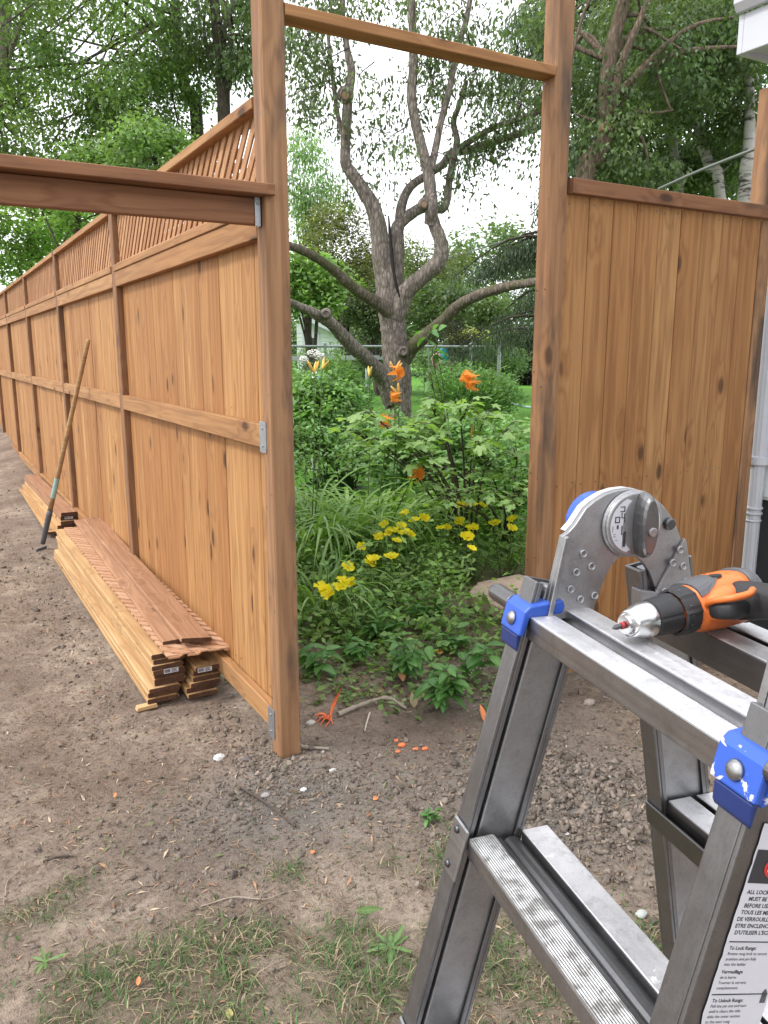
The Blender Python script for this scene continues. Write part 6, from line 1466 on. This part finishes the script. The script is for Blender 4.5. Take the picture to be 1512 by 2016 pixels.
def white_rail():
    A, B = at(540, 706, 22), at(800, 703, 23); o = np.array([A[0], A[1], gz(A[0], A[1])]); t = thing('white_rail', 'long low white rail beyond the chain link fence', 'rail', tuple(o)); d = B - A; g = G()
    M = basis(d, UP, tuple(A - o)); Ln = np.linalg.norm(d); g.box(-1, Ln, -.03, .03, -.06, .06, M=M); g.build('board', PWHITE, t)
    for u in (0, .35, .7, 1):
        p = A + d * u - o; g = G(); g.box(p[0] - .04, p[0] + .04, p[1] + .03, p[1] + .10, -.2, p[2] - .062); g.build('post', PWHITE, t)
white_rail()
def far_house(label, px0, px1, D, eave_py, base_py, ridge_py, ridge_px, win=True):
    a = at(px0, 700, D); c = at(px1, 700, D); zb = .2; ze = at(px1, eave_py, D)[2]; zr = at(ridge_px, ridge_py, D)[2]
    X = (c - a); X[2] = 0; w = np.linalg.norm(X); X /= w; Y = np.array([-X[1], X[0], 0]); o = np.array([a[0], a[1], zb]); t = thing('far_house', label, 'house', tuple(o))
    M = Matrix(((X[0], Y[0], 0, 0), (X[1], Y[1], 0, 0), (0, 0, 1, 0), (0, 0, 0, 1))); h = ze - zb; rh = zr - zb; xr = w * (ridge_px - px0) / (px1 - px0)
    g = G(); g.prism([(0, 0), (w, 0), (w, h), (xr, rh - .12), (0, rh - .12 if xr <= 0 else h)], 0, 7, M); g.build('wall', SIDING, t)
    g = G(); k = .1
    while k < h: g.box(.0, w, -.02, -.002, k, k + .15, M=M); k += .18
    g.build('siding', SIDING, t)
    g = G(); s = (h - rh) / (w - xr); g.prism([(xr, rh - .10), (w + .5, h + s * .5 - .10), (w + .5, h + s * .5 + .12), (xr, rh + .12)], -.45, 7.3, M); g.build('roof', ROOF, t)
    g = G(); g.prism([(xr, rh - .28), (w + .5, h + s * .5 - .28), (w + .5, h + s * .5 - .102), (xr, rh - .102)], -.47, -.44, M); g.build('trim', PWHITE, t)
    if win:
        g = G(); g.box(.25, 1.0, -.06, -.02, 1.0, 2.35, M=M); wf = g.build('window', PWHITE, t); g = G(); g.box(.42, .83, -.075, -.061, 1.12, 2.05, M=M); g.build('pane', GLASS, wf)
far_house('small white house with gable and a window seen at the left of the gateway', 585, 672, 36, 650, 700, 610, 585)
far_house('low pale building half hidden behind the old tree', 690, 790, 44, 676, 700, 662, 690, False)
def statue():
    p = at(620, 762, 8.9); zt = at(620, 735, 8.9)[2]; zb = at(620, 766, 8.9)[2]; h = zt - zb + .02; t = thing('garden_statue', 'small white and pale blue standing garden statue among the plants', 'statue', (p[0], p[1], zb)); RM = Matrix.Rotation(-math.pi / 2, 4, 'Y')
    g = G(); g.lathe([(-.05, .13), (-.005, .15), (.0, .14)], 16, RM); g.lathe([(-zb + .3, .06), (-.05, .07)], 10, RM); g.build('pedestal', STATUE_W, t)
    g = G(); g.lathe([(0, .055), (h * .3, .045), (h * .62, .05), (h * .78, .030), (h * .80, .022)], 14, RM); g.build('robe', STATUE_W, t, smooth=True)
    g = G(); g.lathe([(h * .78, .022), (h * .86, .03), (h * .96, .026), (h, .008)], 14, RM); g.build('head', STATUE_W, t, smooth=True)
    g = G(); M = RM @ Matrix.Translation((0, .012, 0)); g.lathe([(0, .058), (h * .4, .05), (h * .7, .056), (h * .9, .034), (h * 1.01, .012)], 14, Matrix.Translation((.012, .012, 0)) @ RM); g.build('cloak', STATUE_B, t, smooth=True)
    # white blossom heads beside the statue
    for x, y, s, lb in ((616, 695, .058, 'left white flower head of the bush at the near gate post'), (628, 701, .062, 'right white flower head of the bush at the near gate post'), (598, 708, .05, 'low white flower head half hidden by the near gate post')):
        q = at(x, y, 9.4); t2 = thing('white_bloom', lb, 'flower', tuple(q), group='white flower heads'); v0, f0 = ico(2); n = 60; V = []; F = []
        for k in range(n):
            d = R.standard_normal(3); d /= np.linalg.norm(d); c = d * s * [1, 1, .75]; v1, f1 = ico(0); V.append(v1 * s * .24 * [1, 1, .7] + c); F.append(f1 + k * len(v1))
        link('petals', mesh_np('petals', np.concatenate(V), np.concatenate(F), [P_WHI]), t2)
        st = [([0, 0, 0], [.01, 0, -.4], [0, .02, gz(q[0], q[1]) - q[2]])]; v, f = tube_np(np.array(st[0], float), [.006, .007, .008], 5); link('stem', mesh_np('stem', v, f, [L_STEM]), t2)
statue()
def yard_clutter():
    p = at(868, 708, 19.6); zb = gz(p[0], p[1]); t = thing('folded_playset', 'turquoise and pink cloth bundle hanging on poles beyond the wire fence', 'bundle', (p[0], p[1], zb)); g = G()
    for x, lean in ((-.12, .25), (.22, .12), (-.28, -.1)): g.tube(np.array([(x, 0, 0), (x + lean, 0, 1.55 + .1 * x)]), [.02, .02], 6)
    g.build('pole', GALV, t)
    for c, s, m, nm in (((.10, 0, 1.08), (.20, .12, .22), TURQ, 'turquoise_cloth'), ((.22, -.05, .95), (.12, .10, .26), PINK, 'pink_cloth'), ((-.10, 0, 1.0), (.14, .1, .2), PINK, 'pink_cloth')):
        v0, f0 = ico(2); v = v0 * (1 + .14 * R.standard_normal((len(v0), 1))) * s + c; link(nm, mesh_np(nm, v, f0, [m], smooth=True), t)
yard_clutter()
def garden_hose():
    q = [onz(x, y, .03) for x, y in ((985, 815), (1010, 828), (1045, 838), (1090, 840), (1140, 850))]; P = np.array([(p[0], p[1], gz(p[0], p[1]) + .03) for p in q]); o = P[0].copy(); p_, r_ = smooth_path(P - o, [.022] * 5, 6); v, f = tube_np(p_, r_, 8)
    tag(link('garden_hose', mesh_np('garden_hose', v, f, [HOSE], smooth=True), None, tuple(o)), 'pale garden hose lying on the lawn right of the shrub', 'hose')
garden_hose()
def cables():
    for q, r_, lb in ([[(1297, 372, 9), (1380, 335, 8.4), (1500, 288, 7.6), (1600, 250, 7)], .014, 'thick dark cable rising to the house above the panel'], [[(520, 512, 30), (650, 526, 30), (760, 525, 30), (860, 512, 30), (960, 485, 30), (1120, 440, 30)], .030, 'thin pale overhead wire crossing behind the tree'], [[(880, 512, 26), (980, 478, 26), (1060, 455, 26), (1140, 430, 26)], .016, 'thin wire in front of the spruce at right']):
        P = np.array([at(*p) for p in q]); o = P[0].copy(); p_, rr = smooth_path(P - o, [r_] * len(P), 6); v, f = tube_np(p_, rr, 6); tag(link('cable', mesh_np('cable', v, f, [CABLE], smooth=True), None, tuple(o)), lb, 'cable')
cables()
